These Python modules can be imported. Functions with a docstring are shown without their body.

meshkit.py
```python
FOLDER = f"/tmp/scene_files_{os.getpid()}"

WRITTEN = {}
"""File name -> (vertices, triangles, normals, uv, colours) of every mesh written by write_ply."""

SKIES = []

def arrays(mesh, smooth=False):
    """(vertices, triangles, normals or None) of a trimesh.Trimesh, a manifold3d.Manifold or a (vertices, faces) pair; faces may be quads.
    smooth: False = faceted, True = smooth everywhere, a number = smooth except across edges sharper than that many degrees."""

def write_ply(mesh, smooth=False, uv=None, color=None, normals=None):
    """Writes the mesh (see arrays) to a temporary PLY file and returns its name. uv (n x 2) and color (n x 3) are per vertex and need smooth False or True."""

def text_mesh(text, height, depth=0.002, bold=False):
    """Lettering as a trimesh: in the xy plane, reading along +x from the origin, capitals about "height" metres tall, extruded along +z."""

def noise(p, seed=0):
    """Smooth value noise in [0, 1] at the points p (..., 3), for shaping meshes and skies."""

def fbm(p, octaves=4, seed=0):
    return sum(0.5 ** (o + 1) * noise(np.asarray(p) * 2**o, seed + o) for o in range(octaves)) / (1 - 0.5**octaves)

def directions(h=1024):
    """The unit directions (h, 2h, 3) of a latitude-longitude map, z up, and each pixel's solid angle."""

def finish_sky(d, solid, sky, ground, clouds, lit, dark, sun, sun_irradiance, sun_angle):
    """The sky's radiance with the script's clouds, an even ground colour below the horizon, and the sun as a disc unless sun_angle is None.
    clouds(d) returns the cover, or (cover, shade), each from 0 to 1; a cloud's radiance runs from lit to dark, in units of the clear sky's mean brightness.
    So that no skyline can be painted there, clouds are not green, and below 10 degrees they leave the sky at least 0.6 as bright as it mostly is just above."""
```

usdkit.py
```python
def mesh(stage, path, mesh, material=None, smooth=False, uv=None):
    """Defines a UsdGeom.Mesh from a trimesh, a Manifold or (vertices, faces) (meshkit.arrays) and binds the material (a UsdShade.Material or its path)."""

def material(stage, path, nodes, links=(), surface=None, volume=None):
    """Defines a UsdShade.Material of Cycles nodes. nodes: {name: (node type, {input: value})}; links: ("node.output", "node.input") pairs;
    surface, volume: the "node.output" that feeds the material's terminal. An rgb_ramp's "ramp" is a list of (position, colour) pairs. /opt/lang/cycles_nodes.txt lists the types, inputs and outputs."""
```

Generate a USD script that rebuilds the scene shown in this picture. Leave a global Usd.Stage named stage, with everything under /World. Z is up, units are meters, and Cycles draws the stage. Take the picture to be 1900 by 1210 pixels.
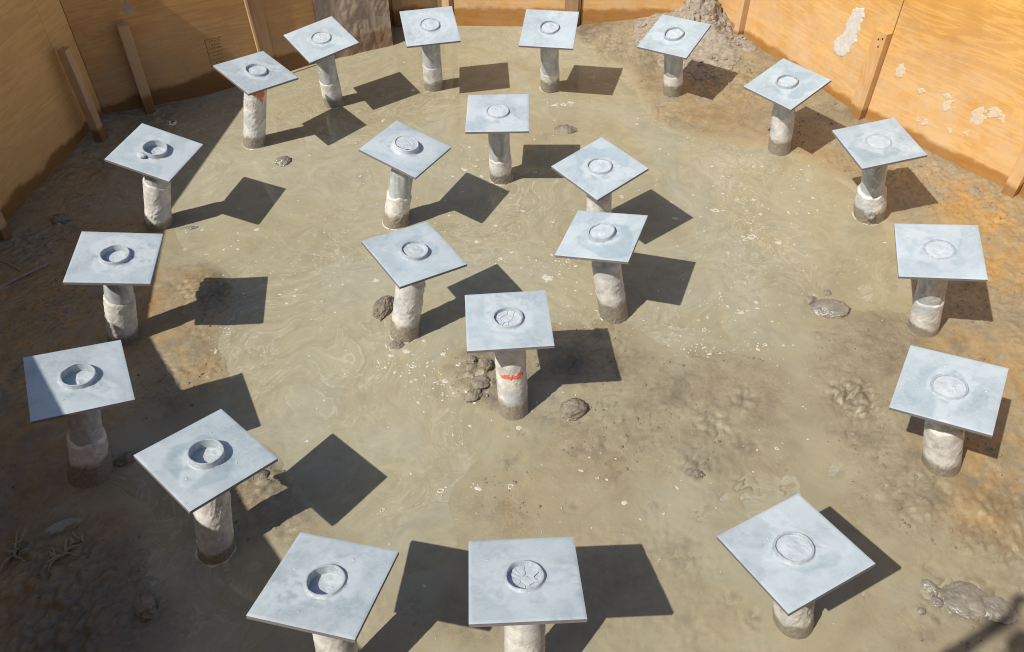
"""A round plywood-shored pit with battered micropiles carrying square bearing plates, standing in muddy water."""
import math, random
import numpy as np, trimesh, usdkit, meshkit
from meshkit import noise, fbm
from scipy.interpolate import RBFInterpolator
from scipy.ndimage import map_coordinates
from scipy.spatial import cKDTree
from shapely.geometry import Polygon, Point, MultiPoint
from shapely.ops import voronoi_diagram
from shapely import affinity
from pxr import Usd, UsdGeom, UsdLux, UsdShade, Gf, Sdf, Vt

stage = Usd.Stage.CreateInMemory()
UsdGeom.SetStageUpAxis(stage, 'Z'); UsdGeom.SetStageMetersPerUnit(stage, 1.0)
world = UsdGeom.Xform.Define(stage, '/World'); stage.SetDefaultPrim(world.GetPrim())
T = Sdf.ValueTypeNames
PI = math.pi

# ------------------------------------------------------------------ camera
CAM_H, PITCH, ROLL, FOCAL_PX = 4.1849, 0.76417, -0.00356, 1528.7
cam = UsdGeom.Camera.Define(stage, '/World/camera')
F_ = np.array([0, math.cos(PITCH), -math.sin(PITCH)]); U_ = np.array([0, math.sin(PITCH), math.cos(PITCH)]); R_ = np.array([1., 0, 0])
rt = math.cos(ROLL) * R_ + math.sin(ROLL) * U_; up = -math.sin(ROLL) * R_ + math.cos(ROLL) * U_
cam.AddTransformOp().Set(Gf.Matrix4d(*rt, 0, *up, 0, *(-F_), 0, 0, 0, CAM_H, 1))
cam.CreateHorizontalApertureAttr(36.0); cam.CreateVerticalApertureAttr(36.0 * 652 / 1024)
cam.CreateFocalLengthAttr(36.0 * FOCAL_PX / 1900)
cam.CreateHorizontalApertureOffsetAttr(36.0 * 1.98 / 1900); cam.CreateVerticalApertureOffsetAttr(-36.0 * 44.9 / 1900)
cam.CreateClippingRangeAttr(Gf.Vec2f(0.05, 500)); cam.CreateExposureAttr(0.18)

# ------------------------------------------------------------------ sky and sun
SUN_AZ, SUN_EL = 0.91495, 0.8723                     # azimuth the light travels towards (from +y to +x), elevation
L = np.array([math.sin(SUN_AZ) * math.cos(SUN_EL), math.cos(SUN_AZ) * math.cos(SUN_EL), -math.sin(SUN_EL)])
SKY_STRENGTH, SUN_INT = 0.105, 1.1
usdkit.material(stage, '/World/Looks/sky_look', {
    's': ('sky_texture', {'sky_type': 'single_scattering', 'sun_disc': False, 'sun_elevation': SUN_EL, 'sun_rotation': math.atan2(-L[0], -L[1]), 'aerosol_density': 1.2}),
    'b': ('background_shader', {'strength': SKY_STRENGTH})}, [('s.color', 'b.color')], surface='b.background')
dome = UsdLux.DomeLight.Define(stage, '/World/sky'); dome.CreateIntensityAttr(1.0)
UsdShade.MaterialBindingAPI.Apply(dome.GetPrim()).Bind(UsdShade.Material.Get(stage, '/World/Looks/sky_look'))
dome.GetPrim().SetCustomDataByKey('kind', 'structure')
sun = UsdLux.DistantLight.Define(stage, '/World/sun')
zax = -L; xax = np.cross([0, 0, 1], zax); xax /= np.linalg.norm(xax); yax = np.cross(zax, xax)
sun.AddTransformOp().Set(Gf.Matrix4d(*xax, 0, *yax, 0, *zax, 0, 0, 0, 0, 1))
sun.CreateIntensityAttr(SUN_INT); sun.CreateAngleAttr(0.53); sun.CreateColorAttr(Gf.Vec3f(1.0, 0.95, 0.87)); sun.CreateNormalizeAttr(True)

# ------------------------------------------------------------------ helpers
used = {}
def numbered(parent, name):
    k = parent + '/' + name; n = used.get(k, 0); used[k] = n + 1
    return k if n == 0 else '%s_%03d' % (k, n)

def path_of(parent):
    return '/World' if parent is None else str(parent.GetPath())

def tag(prim, label=None, cat=None, group=None, kind=None):
    for k, v in (('label', label), ('category', cat), ('group', group), ('kind', kind)):
        if v: prim.SetCustomDataByKey(k, v)
    return prim

def thing(name, label, cat, loc=(0, 0, 0), group=None):
    x = UsdGeom.Xform.Define(stage, numbered('/World', name)); x.AddTranslateOp().Set(Gf.Vec3d(*map(float, loc)))
    return tag(x.GetPrim(), label, cat, group)

def cat_meshes(ms):
    """ms: (v, f[, n]) tuples -> one (v, f, n)."""
    V, Fc, N, k = [], [], [], 0
    for m in ms:
        v, f = np.asarray(m[0], float), np.asarray(m[1], int)
        if f.shape[1] == 4: f = np.vstack([f[:, [0, 1, 2]], f[:, [0, 2, 3]]])
        n = m[2] if len(m) > 2 and m[2] is not None else meshkit.arrays((v, f), True)[2]
        V.append(v); Fc.append(f + k); N.append(n); k += len(v)
    return np.vstack(V), np.vstack(Fc), np.vstack(N)

def obj(name, mesh, mat, parent=None, uv=None, pv=None, smooth=True, local=None, label=None):
    """One Mesh prim. mesh: (v, f[, n]); local: a translation subtracted from the points (the parent's place)."""
    v, f = np.asarray(mesh[0], float), np.asarray(mesh[1], int)
    if f.shape[1] == 4: f = np.vstack([f[:, [0, 1, 2]], f[:, [0, 2, 3]]])
    n = mesh[2] if len(mesh) > 2 else None
    if n is None and smooth: n = meshkit.arrays((v, f), True)[2]
    if local is not None: v = v - np.asarray(local, float)
    m = UsdGeom.Mesh.Define(stage, numbered(path_of(parent), name))
    m.CreatePointsAttr(Vt.Vec3fArray.FromNumpy(v.astype(np.float32)))
    m.CreateFaceVertexCountsAttr(Vt.IntArray.FromNumpy(np.full(len(f), 3, np.int32)))
    m.CreateFaceVertexIndicesAttr(Vt.IntArray.FromNumpy(f.astype(np.int32).ravel()))
    m.CreateSubdivisionSchemeAttr('none')
    if n is not None:
        m.CreateNormalsAttr(Vt.Vec3fArray.FromNumpy(np.asarray(n, np.float32))); m.SetNormalsInterpolation('vertex')
    api = UsdGeom.PrimvarsAPI(m)
    if uv is not None: api.CreatePrimvar('st', T.TexCoord2fArray, 'vertex').Set(Vt.Vec2fArray.FromNumpy(np.asarray(uv, np.float32)))
    for k, a in (pv or {}).items(): api.CreatePrimvar(k, T.FloatArray, 'vertex').Set(Vt.FloatArray.FromNumpy(np.asarray(a, np.float32)))
    UsdShade.MaterialBindingAPI.Apply(m.GetPrim()).Bind(UsdShade.Material.Get(stage, '/World/Looks/' + mat))
    if label: m.GetPrim().SetCustomDataByKey('label', label)
    return m.GetPrim()

def grid_faces(ni, nj, wrap=False):
    """Quads of an ni x nj grid of points stored row by row (wrap closes the second index)."""
    i, j = np.meshgrid(np.arange(ni - 1), np.arange(nj if wrap else nj - 1), indexing='ij')
    j2 = (j + 1) % nj
    return np.stack([i * nj + j, i * nj + j2, (i + 1) * nj + j2, (i + 1) * nj + j], -1).reshape(-1, 4)

def frame(a):
    a = np.asarray(a, float) / np.linalg.norm(a)
    e = np.cross([0, 1, 0], a); e /= np.linalg.norm(e)
    return e, np.cross(a, e), a

def box(o, ex, ey, ez, uoff=0.0, bevel=0.0):
    """Box spanned from o by the edge vectors ex, ey, ez (ex is the grain direction): (v, f, n), uv in metres. bevel cuts the edges parallel to ex."""
    o, ex, ey, ez = (np.asarray(x, float) for x in (o, ex, ey, ez))
    V, Fq, N, UV, k = [], [], [], [], 0
    lx, ly, lz = (np.linalg.norm(x) for x in (ex, ey, ez))
    b = bevel
    sec = [(0, 0), (ly, 0), (ly, lz), (0, lz)] if b == 0 else [(b, 0), (ly - b, 0), (ly, b), (ly, lz - b), (ly - b, lz), (b, lz), (0, lz - b), (0, b)]
    uy, uz, ux = ey / ly, ez / lz, ex / lx
    per = 0.0
    pts = [o + uy * s[0] + uz * s[1] for s in sec]
    cen = sum(pts) / len(pts)
    for i in range(len(sec)):
        p, q = pts[i], pts[(i + 1) % len(sec)]
        w = np.linalg.norm(q - p)
        n = np.cross(ex, q - p); n /= np.linalg.norm(n)
        if n @ ((p + q) / 2 - cen) < 0: n = -n
        quad = [p, p + ex, q + ex, q]
        if np.cross(quad[1] - quad[0], quad[2] - quad[0]) @ n < 0: ordr = [0, 3, 2, 1]
        else: ordr = [0, 1, 2, 3]
        uvq = [(0, per), (lx, per), (lx, per + w), (0, per + w)]
        V += [quad[t] for t in ordr]; UV += [uvq[t] for t in ordr]; N += [n] * 4; Fq += [[k, k + 1, k + 2], [k, k + 2, k + 3]]; k += 4
        per += w
    for s, n in ((0, -ux), (1, ux)):
        ring = [p + ex * s for p in pts]
        area = sum(np.cross(ring[i] - ring[0], ring[i + 1] - ring[0]) for i in range(1, len(ring) - 1))
        idx = list(range(len(ring)))
        if area @ n < 0: idx = idx[::-1]
        V += [ring[t] for t in idx]; UV += [(sec[t][0] * 3 + 7.3, sec[t][1] * 3 + 3.1) for t in idx]; N += [n] * len(ring)
        Fq += [[k, k + t, k + t + 1] for t in range(1, len(ring) - 1)]; k += len(ring)
    UV = np.array(UV) + [uoff, uoff * 0.37]
    return (np.array(V), np.array(Fq), np.array(N)), UV

def blob(size, seed, amp=0.28, freq=2.2, sub=4, flat=0.0):
    """An irregular clod."""
    m = trimesh.creation.icosphere(sub); v = np.array(m.vertices)
    d = fbm(v * freq + 17.3 * seed, 5, seed) - 0.5
    rid = np.abs(fbm(v * freq * 1.7 + 5.1 * seed, 3, seed + 9) - 0.5)
    v = v * (1 + amp * 2 * d + amp * 0.9 * (rid - 0.12))[:, None]
    if flat: v[:, 2] = np.where(v[:, 2] > 0, v[:, 2] ** 1.0 * (1 - flat * 0.3), v[:, 2])
    return v * np.asarray(size), np.array(m.faces)

def turn(v, deg):
    c, s = math.cos(math.radians(deg)), math.sin(math.radians(deg))
    return v @ np.array([[c, s, 0], [-s, c, 0], [0, 0, 1]])

# ------------------------------------------------------------------ materials
def M(name, nodes, links, surface): usdkit.material(stage, '/World/Looks/' + name, nodes, links, surface=surface)
def ramp(*st): return ('rgb_ramp', {'ramp': list(st)})
g3 = lambda x: (x, x, x)

# zinc-coated plate: cloudy pale and darker patches, thin grout wash where the primvar says so
M('plate_zinc', {
    'g': ('geometry', {}), 'w': ('attribute', {'attribute': 'wash'}), 'rim': ('attribute', {'attribute': 'rim'}), 'st': ('attribute', {'attribute': 'stain'}), 'mst': ('mix', {'mix_type': 'multiply', 'color2': (0.78, 0.83, 0.85)}),
    'n1': ('noise_texture', {'scale': 5.5, 'detail': 5, 'roughness': 0.62, 'distortion': 0.8}),
    'n2': ('noise_texture', {'scale': 22, 'detail': 5, 'roughness': 0.65, 'distortion': 1.2}),
    'n3': ('noise_texture', {'scale': 260, 'detail': 3, 'roughness': 0.6}),
    'n4': ('noise_texture', {'scale': 2.1, 'detail': 2, 'roughness': 0.5}),
    'r1': ramp((0.30, (0.315, 0.375, 0.405)), (0.5, (0.375, 0.435, 0.46)), (0.70, (0.45, 0.505, 0.525))),
    'r4': ramp((0.38, g3(0.90)), (0.62, g3(1.08))),
    'r2': ramp((0.40, g3(0)), (0.62, g3(1))),
    'mul': ('mix', {'mix_type': 'multiply', 'fac': 1.0}),
    'm2': ('mix', {'color2': (0.465, 0.515, 0.53)}), 'k2': ('math', {'math_type': 'multiply', 'value2': 0.45}),
    'mw': ('mix', {'color2': (0.495, 0.545, 0.56)}),
    'v': ('voronoi_texture', {'scale': 34, 'feature': 'f1'}), 'rv': ramp((0.055, g3(1)), (0.085, g3(0))),
    'vn': ('noise_texture', {'scale': 9, 'detail': 1}), 'rvn': ramp((0.5, g3(0)), (0.58, g3(0.8))),
    'kv': ('math', {'math_type': 'multiply'}), 'mv': ('mix', {'color2': (0.25, 0.26, 0.255)}),
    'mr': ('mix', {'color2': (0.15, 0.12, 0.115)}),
    'h': ('math', {'math_type': 'multiply_add', 'value2': 0.5}),
    'bp': ('bump', {'strength': 0.28, 'distance': 0.004}),
    'rr': ('map_range', {'from_min': 0.3, 'from_max': 0.7, 'to_min': 0.62, 'to_max': 0.42}),
    'p': ('principled_bsdf', {'roughness': 0.55, 'specular_ior_level': 0.45})},
  [('g.position', 'n1.vector'), ('g.position', 'n2.vector'), ('g.position', 'n3.vector'), ('g.position', 'n4.vector'), ('n1.fac', 'r1.fac'), ('n4.fac', 'r4.fac'), ('r1.color', 'mul.color1'), ('r4.color', 'mul.color2'),
   ('n2.fac', 'r2.fac'), ('r2.color', 'k2.value1'), ('mul.color', 'm2.color1'), ('k2.value', 'm2.fac'), ('m2.color', 'mst.color1'), ('st.fac', 'mst.fac'), ('mst.color', 'mw.color1'), ('w.fac', 'mw.fac'),
   ('g.position', 'v.vector'), ('v.distance', 'rv.fac'), ('g.position', 'vn.vector'), ('vn.fac', 'rvn.fac'), ('rv.color', 'kv.value1'), ('rvn.color', 'kv.value2'), ('kv.value', 'mv.fac'), ('mw.color', 'mv.color1'),
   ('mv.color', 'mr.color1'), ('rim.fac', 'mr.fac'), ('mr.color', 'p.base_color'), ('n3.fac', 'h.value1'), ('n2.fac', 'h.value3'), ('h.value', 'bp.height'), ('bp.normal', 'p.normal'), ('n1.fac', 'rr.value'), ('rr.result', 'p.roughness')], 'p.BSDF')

M('collar_steel', {
    'g': ('geometry', {}), 'n': ('noise_texture', {'scale': 40, 'detail': 5, 'roughness': 0.7}),
    'r': ramp((0.3, (0.27, 0.31, 0.33)), (0.7, (0.45, 0.49, 0.51))), 'bp': ('bump', {'strength': 0.35, 'distance': 0.003}),
    'p': ('principled_bsdf', {'roughness': 0.55})},
  [('g.position', 'n.vector'), ('n.fac', 'r.fac'), ('r.color', 'p.base_color'), ('n.fac', 'bp.height'), ('bp.normal', 'p.normal')], 'p.BSDF')

M('grout_pale', {
    'g': ('geometry', {}), 'n': ('noise_texture', {'scale': 26, 'detail': 6, 'roughness': 0.65}), 'n2': ('noise_texture', {'scale': 140, 'detail': 4}),
    'r': ramp((0.3, (0.38, 0.425, 0.445)), (0.7, (0.52, 0.555, 0.57))), 'h': ('math', {'math_type': 'multiply_add', 'value2': 0.4}), 'bp': ('bump', {'strength': 0.5, 'distance': 0.004}),
    'p': ('principled_bsdf', {'roughness': 0.8, 'specular_ior_level': 0.3})},
  [('g.position', 'n.vector'), ('g.position', 'n2.vector'), ('n.fac', 'r.fac'), ('r.color', 'p.base_color'), ('n2.fac', 'h.value1'), ('n.fac', 'h.value3'), ('h.value', 'bp.height'), ('bp.normal', 'p.normal')], 'p.BSDF')

M('pipe_galvanised', {
    'g': ('geometry', {}), 'm': ('mapping', {'mapping_type': 'point', 'scale': (22, 22, 2.2)}), 'n': ('noise_texture', {'scale': 1, 'detail': 5, 'roughness': 0.6}),
    'n2': ('noise_texture', {'scale': 16, 'detail': 6, 'roughness': 0.68, 'distortion': 0.6}),
    'r': ramp((0.32, (0.27, 0.285, 0.29)), (0.5, (0.40, 0.42, 0.425)), (0.68, (0.53, 0.54, 0.53))),
    'r2': ramp((0.50, g3(0)), (0.64, g3(0.85))), 'mx': ('mix', {'color2': (0.62, 0.605, 0.56)}),
    'bp': ('bump', {'strength': 0.25, 'distance': 0.004}), 'p': ('principled_bsdf', {'roughness': 0.42, 'metallic': 0.05})},
  [('g.position', 'm.vector'), ('m.vector', 'n.vector'), ('g.position', 'n2.vector'), ('n.fac', 'r.fac'), ('n2.fac', 'r2.fac'), ('r.color', 'mx.color1'), ('r2.color', 'mx.fac'), ('mx.color', 'p.base_color'), ('n2.fac', 'bp.height'), ('bp.normal', 'p.normal')], 'p.BSDF')

# grout skin on the pipes: dry and chalky above, damp and mud-stained near the water
M('grout_skin', {
    'g': ('geometry', {}), 'sx': ('separate_xyz', {}), 'oi': ('object_info', {}),
    'n': ('noise_texture', {'scale': 14, 'detail': 6, 'roughness': 0.65}), 'n2': ('noise_texture', {'scale': 60, 'detail': 5, 'roughness': 0.7}),
    'n5': ('noise_texture', {'scale': 5, 'detail': 3}),
    'r': ramp((0.30, (0.36, 0.345, 0.31)), (0.45, (0.56, 0.54, 0.49)), (0.65, (0.72, 0.70, 0.645))),
    'rb': ramp((0.50, g3(0)), (0.66, g3(0.8))), 'mb': ('mix', {'color2': (0.40, 0.43, 0.44)}),
    'rd': ramp((0.3, (0.16, 0.138, 0.10)), (0.7, (0.33, 0.295, 0.23))),
    'lo': ('map_range', {'from_min': 0, 'from_max': 1, 'to_min': -0.05, 'to_max': 0.07}),
    'off': ('math', {'math_type': 'multiply_add', 'value2': 0.16}), 'd0': ('math', {'math_type': 'subtract'}),
    'd': ('map_range', {'from_min': 0.02, 'from_max': 0.06, 'to_min': 1, 'to_max': 0, 'clamp': True}), 'mx': ('mix', {}),
    'h': ('math', {'math_type': 'multiply_add', 'value2': 0.45}), 'bp': ('bump', {'strength': 0.7, 'distance': 0.008}),
    'ro': ('map_range', {'from_min': 0, 'from_max': 1, 'to_min': 0.85, 'to_max': 0.38}),
    'p': ('principled_bsdf', {'roughness': 0.8, 'specular_ior_level': 0.4})},
  [('g.position', 'sx.vector'), ('g.position', 'n.vector'), ('g.position', 'n2.vector'), ('g.position', 'n5.vector'), ('n.fac', 'r.fac'), ('n5.fac', 'rb.fac'), ('r.color', 'mb.color1'), ('rb.color', 'mb.fac'),
   ('n2.fac', 'rd.fac'), ('oi.random', 'lo.value'), ('n.fac', 'off.value1'), ('lo.result', 'off.value3'), ('sx.z', 'd0.value1'), ('off.value', 'd0.value2'), ('d0.value', 'd.value'),
   ('mb.color', 'mx.color1'), ('rd.color', 'mx.color2'), ('d.result', 'mx.fac'), ('mx.color', 'p.base_color'), ('n2.fac', 'h.value1'), ('n.fac', 'h.value3'), ('h.value', 'bp.height'), ('bp.normal', 'p.normal'), ('d.result', 'ro.value'), ('ro.result', 'p.roughness')], 'p.BSDF')

M('paint_orange', {'g': ('geometry', {}), 'n': ('noise_texture', {'scale': 70, 'detail': 4}), 'r': ramp((0.35, (0.75, 0.10, 0.03)), (0.65, (0.80, 0.22, 0.12))), 'p': ('principled_bsdf', {'roughness': 0.6})},
  [('g.position', 'n.vector'), ('n.fac', 'r.fac'), ('r.color', 'p.base_color')], 'p.BSDF')

# wet mud
M('mud', {
    'g': ('geometry', {}), 'sx': ('separate_xyz', {}), 'ru': ('attribute', {'attribute': 'rust_and_shade'}), 'dk': ('attribute', {'attribute': 'dark'}), 'si': ('attribute', {'attribute': 'silt'}),
    'ms': ('mix', {}), 'nsi': ('noise_texture', {'scale': 1.3, 'detail': 4, 'roughness': 0.55, 'distortion': 1.2}), 'rsi': ramp((0.34, (0.295, 0.257, 0.163)), (0.48, (0.335, 0.296, 0.188)), (0.58, (0.330, 0.302, 0.208)), (0.70, (0.355, 0.326, 0.224))),
    'rox': ('math', {'math_type': 'multiply_add', 'value2': -0.16}), 'bst': ('math', {'math_type': 'multiply_add', 'value2': -0.30, 'value3': 0.48}),
    'n1': ('noise_texture', {'scale': 1.7, 'detail': 6, 'roughness': 0.6, 'distortion': 0.6}),
    'n2': ('noise_texture', {'scale': 9, 'detail': 6, 'roughness': 0.68, 'distortion': 0.5}),
    'n3': ('noise_texture', {'scale': 48, 'detail': 7, 'roughness': 0.75}),
    'n4': ('noise_texture', {'scale': 4.2, 'detail': 4, 'roughness': 0.6, 'distortion': 1.0}),
    'r1': ramp((0.30, (0.190, 0.162, 0.112)), (0.45, (0.270, 0.228, 0.148)), (0.56, (0.305, 0.260, 0.168)), (0.70, (0.265, 0.237, 0.177))),
    'r2': ramp((0.35, g3(0.78)), (0.62, g3(1.06))), 'mul': ('mix', {'mix_type': 'multiply', 'fac': 1.0}),
    'r3': ramp((0.30, g3(0.84)), (0.60, g3(1.05))), 'mul3': ('mix', {'mix_type': 'multiply', 'fac': 1.0}),
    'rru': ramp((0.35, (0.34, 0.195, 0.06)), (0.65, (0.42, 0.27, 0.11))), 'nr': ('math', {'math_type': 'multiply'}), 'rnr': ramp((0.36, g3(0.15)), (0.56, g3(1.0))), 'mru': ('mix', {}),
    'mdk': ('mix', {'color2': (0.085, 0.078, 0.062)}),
    'h': ('math', {'math_type': 'multiply_add', 'value2': 0.45}), 'bp': ('bump', {'strength': 0.5, 'distance': 0.020}),
    'ro': ramp((0.38, g3(0.40)), (0.50, g3(0.24)), (0.62, g3(0.44))),
    'p': ('principled_bsdf', {'roughness': 0.4, 'specular_ior_level': 0.5})},
  [('g.position', 'n1.vector'), ('g.position', 'n2.vector'), ('g.position', 'n3.vector'), ('g.position', 'n4.vector'), ('n1.fac', 'r1.fac'), ('n2.fac', 'r2.fac'), ('n3.fac', 'r3.fac'), ('r1.color', 'mul.color1'), ('r2.color', 'mul.color2'),
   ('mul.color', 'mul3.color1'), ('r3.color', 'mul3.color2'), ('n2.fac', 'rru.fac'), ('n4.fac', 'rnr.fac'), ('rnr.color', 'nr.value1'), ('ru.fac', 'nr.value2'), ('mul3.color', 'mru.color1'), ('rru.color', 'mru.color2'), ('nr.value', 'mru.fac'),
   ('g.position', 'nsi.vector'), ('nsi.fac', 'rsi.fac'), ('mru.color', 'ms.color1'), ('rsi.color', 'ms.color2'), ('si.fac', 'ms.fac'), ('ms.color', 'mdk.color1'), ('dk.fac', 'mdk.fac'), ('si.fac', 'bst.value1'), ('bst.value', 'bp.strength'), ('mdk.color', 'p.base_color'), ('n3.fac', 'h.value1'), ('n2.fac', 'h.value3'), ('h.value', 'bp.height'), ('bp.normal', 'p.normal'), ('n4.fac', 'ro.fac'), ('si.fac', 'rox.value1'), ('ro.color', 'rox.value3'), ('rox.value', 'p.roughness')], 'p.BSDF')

# clods and the mound: like the mud but greyer
M('clod_mud', {
    'g': ('geometry', {}), 'n2': ('noise_texture', {'scale': 16, 'detail': 6, 'roughness': 0.7}), 'n3': ('noise_texture', {'scale': 90, 'detail': 4, 'roughness': 0.7}),
    'r': ramp((0.32, (0.12, 0.10, 0.072)), (0.5, (0.22, 0.187, 0.138)), (0.68, (0.31, 0.268, 0.205))), 'h': ('math', {'math_type': 'multiply_add', 'value2': 0.4}), 'bp': ('bump', {'strength': 0.9, 'distance': 0.012}),
    'p': ('principled_bsdf', {'roughness': 0.55, 'specular_ior_level': 0.4})},
  [('g.position', 'n2.vector'), ('g.position', 'n3.vector'), ('n2.fac', 'r.fac'), ('r.color', 'p.base_color'), ('n3.fac', 'h.value1'), ('n2.fac', 'h.value3'), ('h.value', 'bp.height'), ('bp.normal', 'p.normal')], 'p.BSDF')
M('clod_wet', {
    'g': ('geometry', {}), 'n2': ('noise_texture', {'scale': 16, 'detail': 6, 'roughness': 0.7}), 'n3': ('noise_texture', {'scale': 70, 'detail': 4, 'roughness': 0.7}),
    'r': ramp((0.32, (0.16, 0.14, 0.11)), (0.68, (0.31, 0.285, 0.235))), 'h': ('math', {'math_type': 'multiply_add', 'value2': 0.4}), 'bp': ('bump', {'strength': 0.6, 'distance': 0.012}),
    'p': ('principled_bsdf', {'roughness': 0.16, 'specular_ior_level': 0.8})},
  [('g.position', 'n2.vector'), ('g.position', 'n3.vector'), ('n2.fac', 'r.fac'), ('r.color', 'p.base_color'), ('n3.fac', 'h.value1'), ('n2.fac', 'h.value3'), ('h.value', 'bp.height'), ('bp.normal', 'p.normal')], 'p.BSDF')

# silty water: suspended silt (its cover grows with depth), pale swirl lines of scum, glossy surface
M('silt_water', {
    'g': ('geometry', {}), 'dp': ('attribute', {'attribute': 'murk'}),
    'wn': ('noise_texture', {'scale': 0.55, 'detail': 3, 'roughness': 0.5}), 'ws': ('vector_math', {'math_type': 'scale', 'scale': 1.9}), 'wa': ('vector_math', {'math_type': 'add'}),
    'n1': ('noise_texture', {'scale': 0.9, 'detail': 4, 'roughness': 0.55, 'distortion': 0.7}),
    'r1': ramp((0.34, (0.318, 0.280, 0.178)), (0.48, (0.348, 0.312, 0.203)), (0.58, (0.345, 0.322, 0.228)), (0.70, (0.375, 0.348, 0.246))),
    'n2': ('noise_texture', {'scale': 1.5, 'detail': 5, 'roughness': 0.62, 'distortion': 1.6}), 'k': ('math', {'math_type': 'multiply', 'value2': 62.0}), 'sn': ('math', {'math_type': 'sine'}),
    'rs': ramp((0.80, g3(0)), (1.0, g3(1))), 'kd': ('math', {'math_type': 'multiply', 'value2': 31.0}), 'sd': ('math', {'math_type': 'sine'}), 'rd': ramp((0.75, g3(0)), (1.0, g3(0.5))), 'kdd': ('math', {'math_type': 'multiply'}), 'md': ('mix', {'color2': (0.225, 0.185, 0.11)}), 'n5': ('noise_texture', {'scale': 0.8, 'detail': 3, 'roughness': 0.6}), 'r5': ramp((0.42, g3(0)), (0.62, g3(0.58))), 'ks': ('math', {'math_type': 'multiply'}),
    'mx': ('mix', {'color2': (0.49, 0.455, 0.36)}),
    'n6': ('noise_texture', {'scale': 7, 'detail': 5, 'roughness': 0.65, 'distortion': 1.0}), 'r6': ramp((0.35, g3(0.9)), (0.65, g3(1.07))), 'm6': ('mix', {'mix_type': 'multiply', 'fac': 1.0}),
    'nb': ('noise_texture', {'scale': 3.2, 'detail': 2, 'roughness': 0.5}), 'bp': ('bump', {'strength': 0.10, 'distance': 0.02}),
    'df': ('diffuse_bsdf', {}), 'tr': ('transparent_bsdf', {'color': (0.985, 0.97, 0.93)}), 'm1': ('mix_closure', {}),
    'fr': ('fresnel', {'IOR': 1.33}), 'gl': ('glossy_bsdf', {'color': (1, 1, 1), 'roughness': 0.035}), 'm2': ('mix_closure', {})},
  [('g.position', 'wn.vector'), ('wn.color', 'ws.vector1'), ('g.position', 'wa.vector1'), ('ws.vector', 'wa.vector2'), ('wa.vector', 'n1.vector'), ('wa.vector', 'n2.vector'), ('n1.fac', 'r1.fac'),
   ('n2.fac', 'k.value1'), ('k.value', 'sn.value1'), ('sn.value', 'rs.fac'), ('wa.vector', 'n5.vector'), ('n5.fac', 'r5.fac'), ('rs.color', 'ks.value1'), ('r5.color', 'ks.value2'),
   ('n2.fac', 'kd.value1'), ('kd.value', 'sd.value1'), ('sd.value', 'rd.fac'), ('rd.color', 'kdd.value1'), ('r5.color', 'kdd.value2'), ('r1.color', 'md.color1'), ('kdd.value', 'md.fac'), ('md.color', 'mx.color1'), ('ks.value', 'mx.fac'), ('wa.vector', 'n6.vector'), ('n6.fac', 'r6.fac'), ('mx.color', 'm6.color1'), ('r6.color', 'm6.color2'), ('m6.color', 'df.color'),
   ('dp.fac', 'm1.fac'), ('tr.BSDF', 'm1.closure1'), ('df.BSDF', 'm1.closure2'), ('g.position', 'nb.vector'), ('nb.fac', 'bp.height'), ('bp.normal', 'gl.normal'), ('bp.normal', 'fr.normal'),
   ('fr.fac', 'm2.fac'), ('m1.closure', 'm2.closure1'), ('gl.BSDF', 'm2.closure2')], 'm2.closure')

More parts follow.
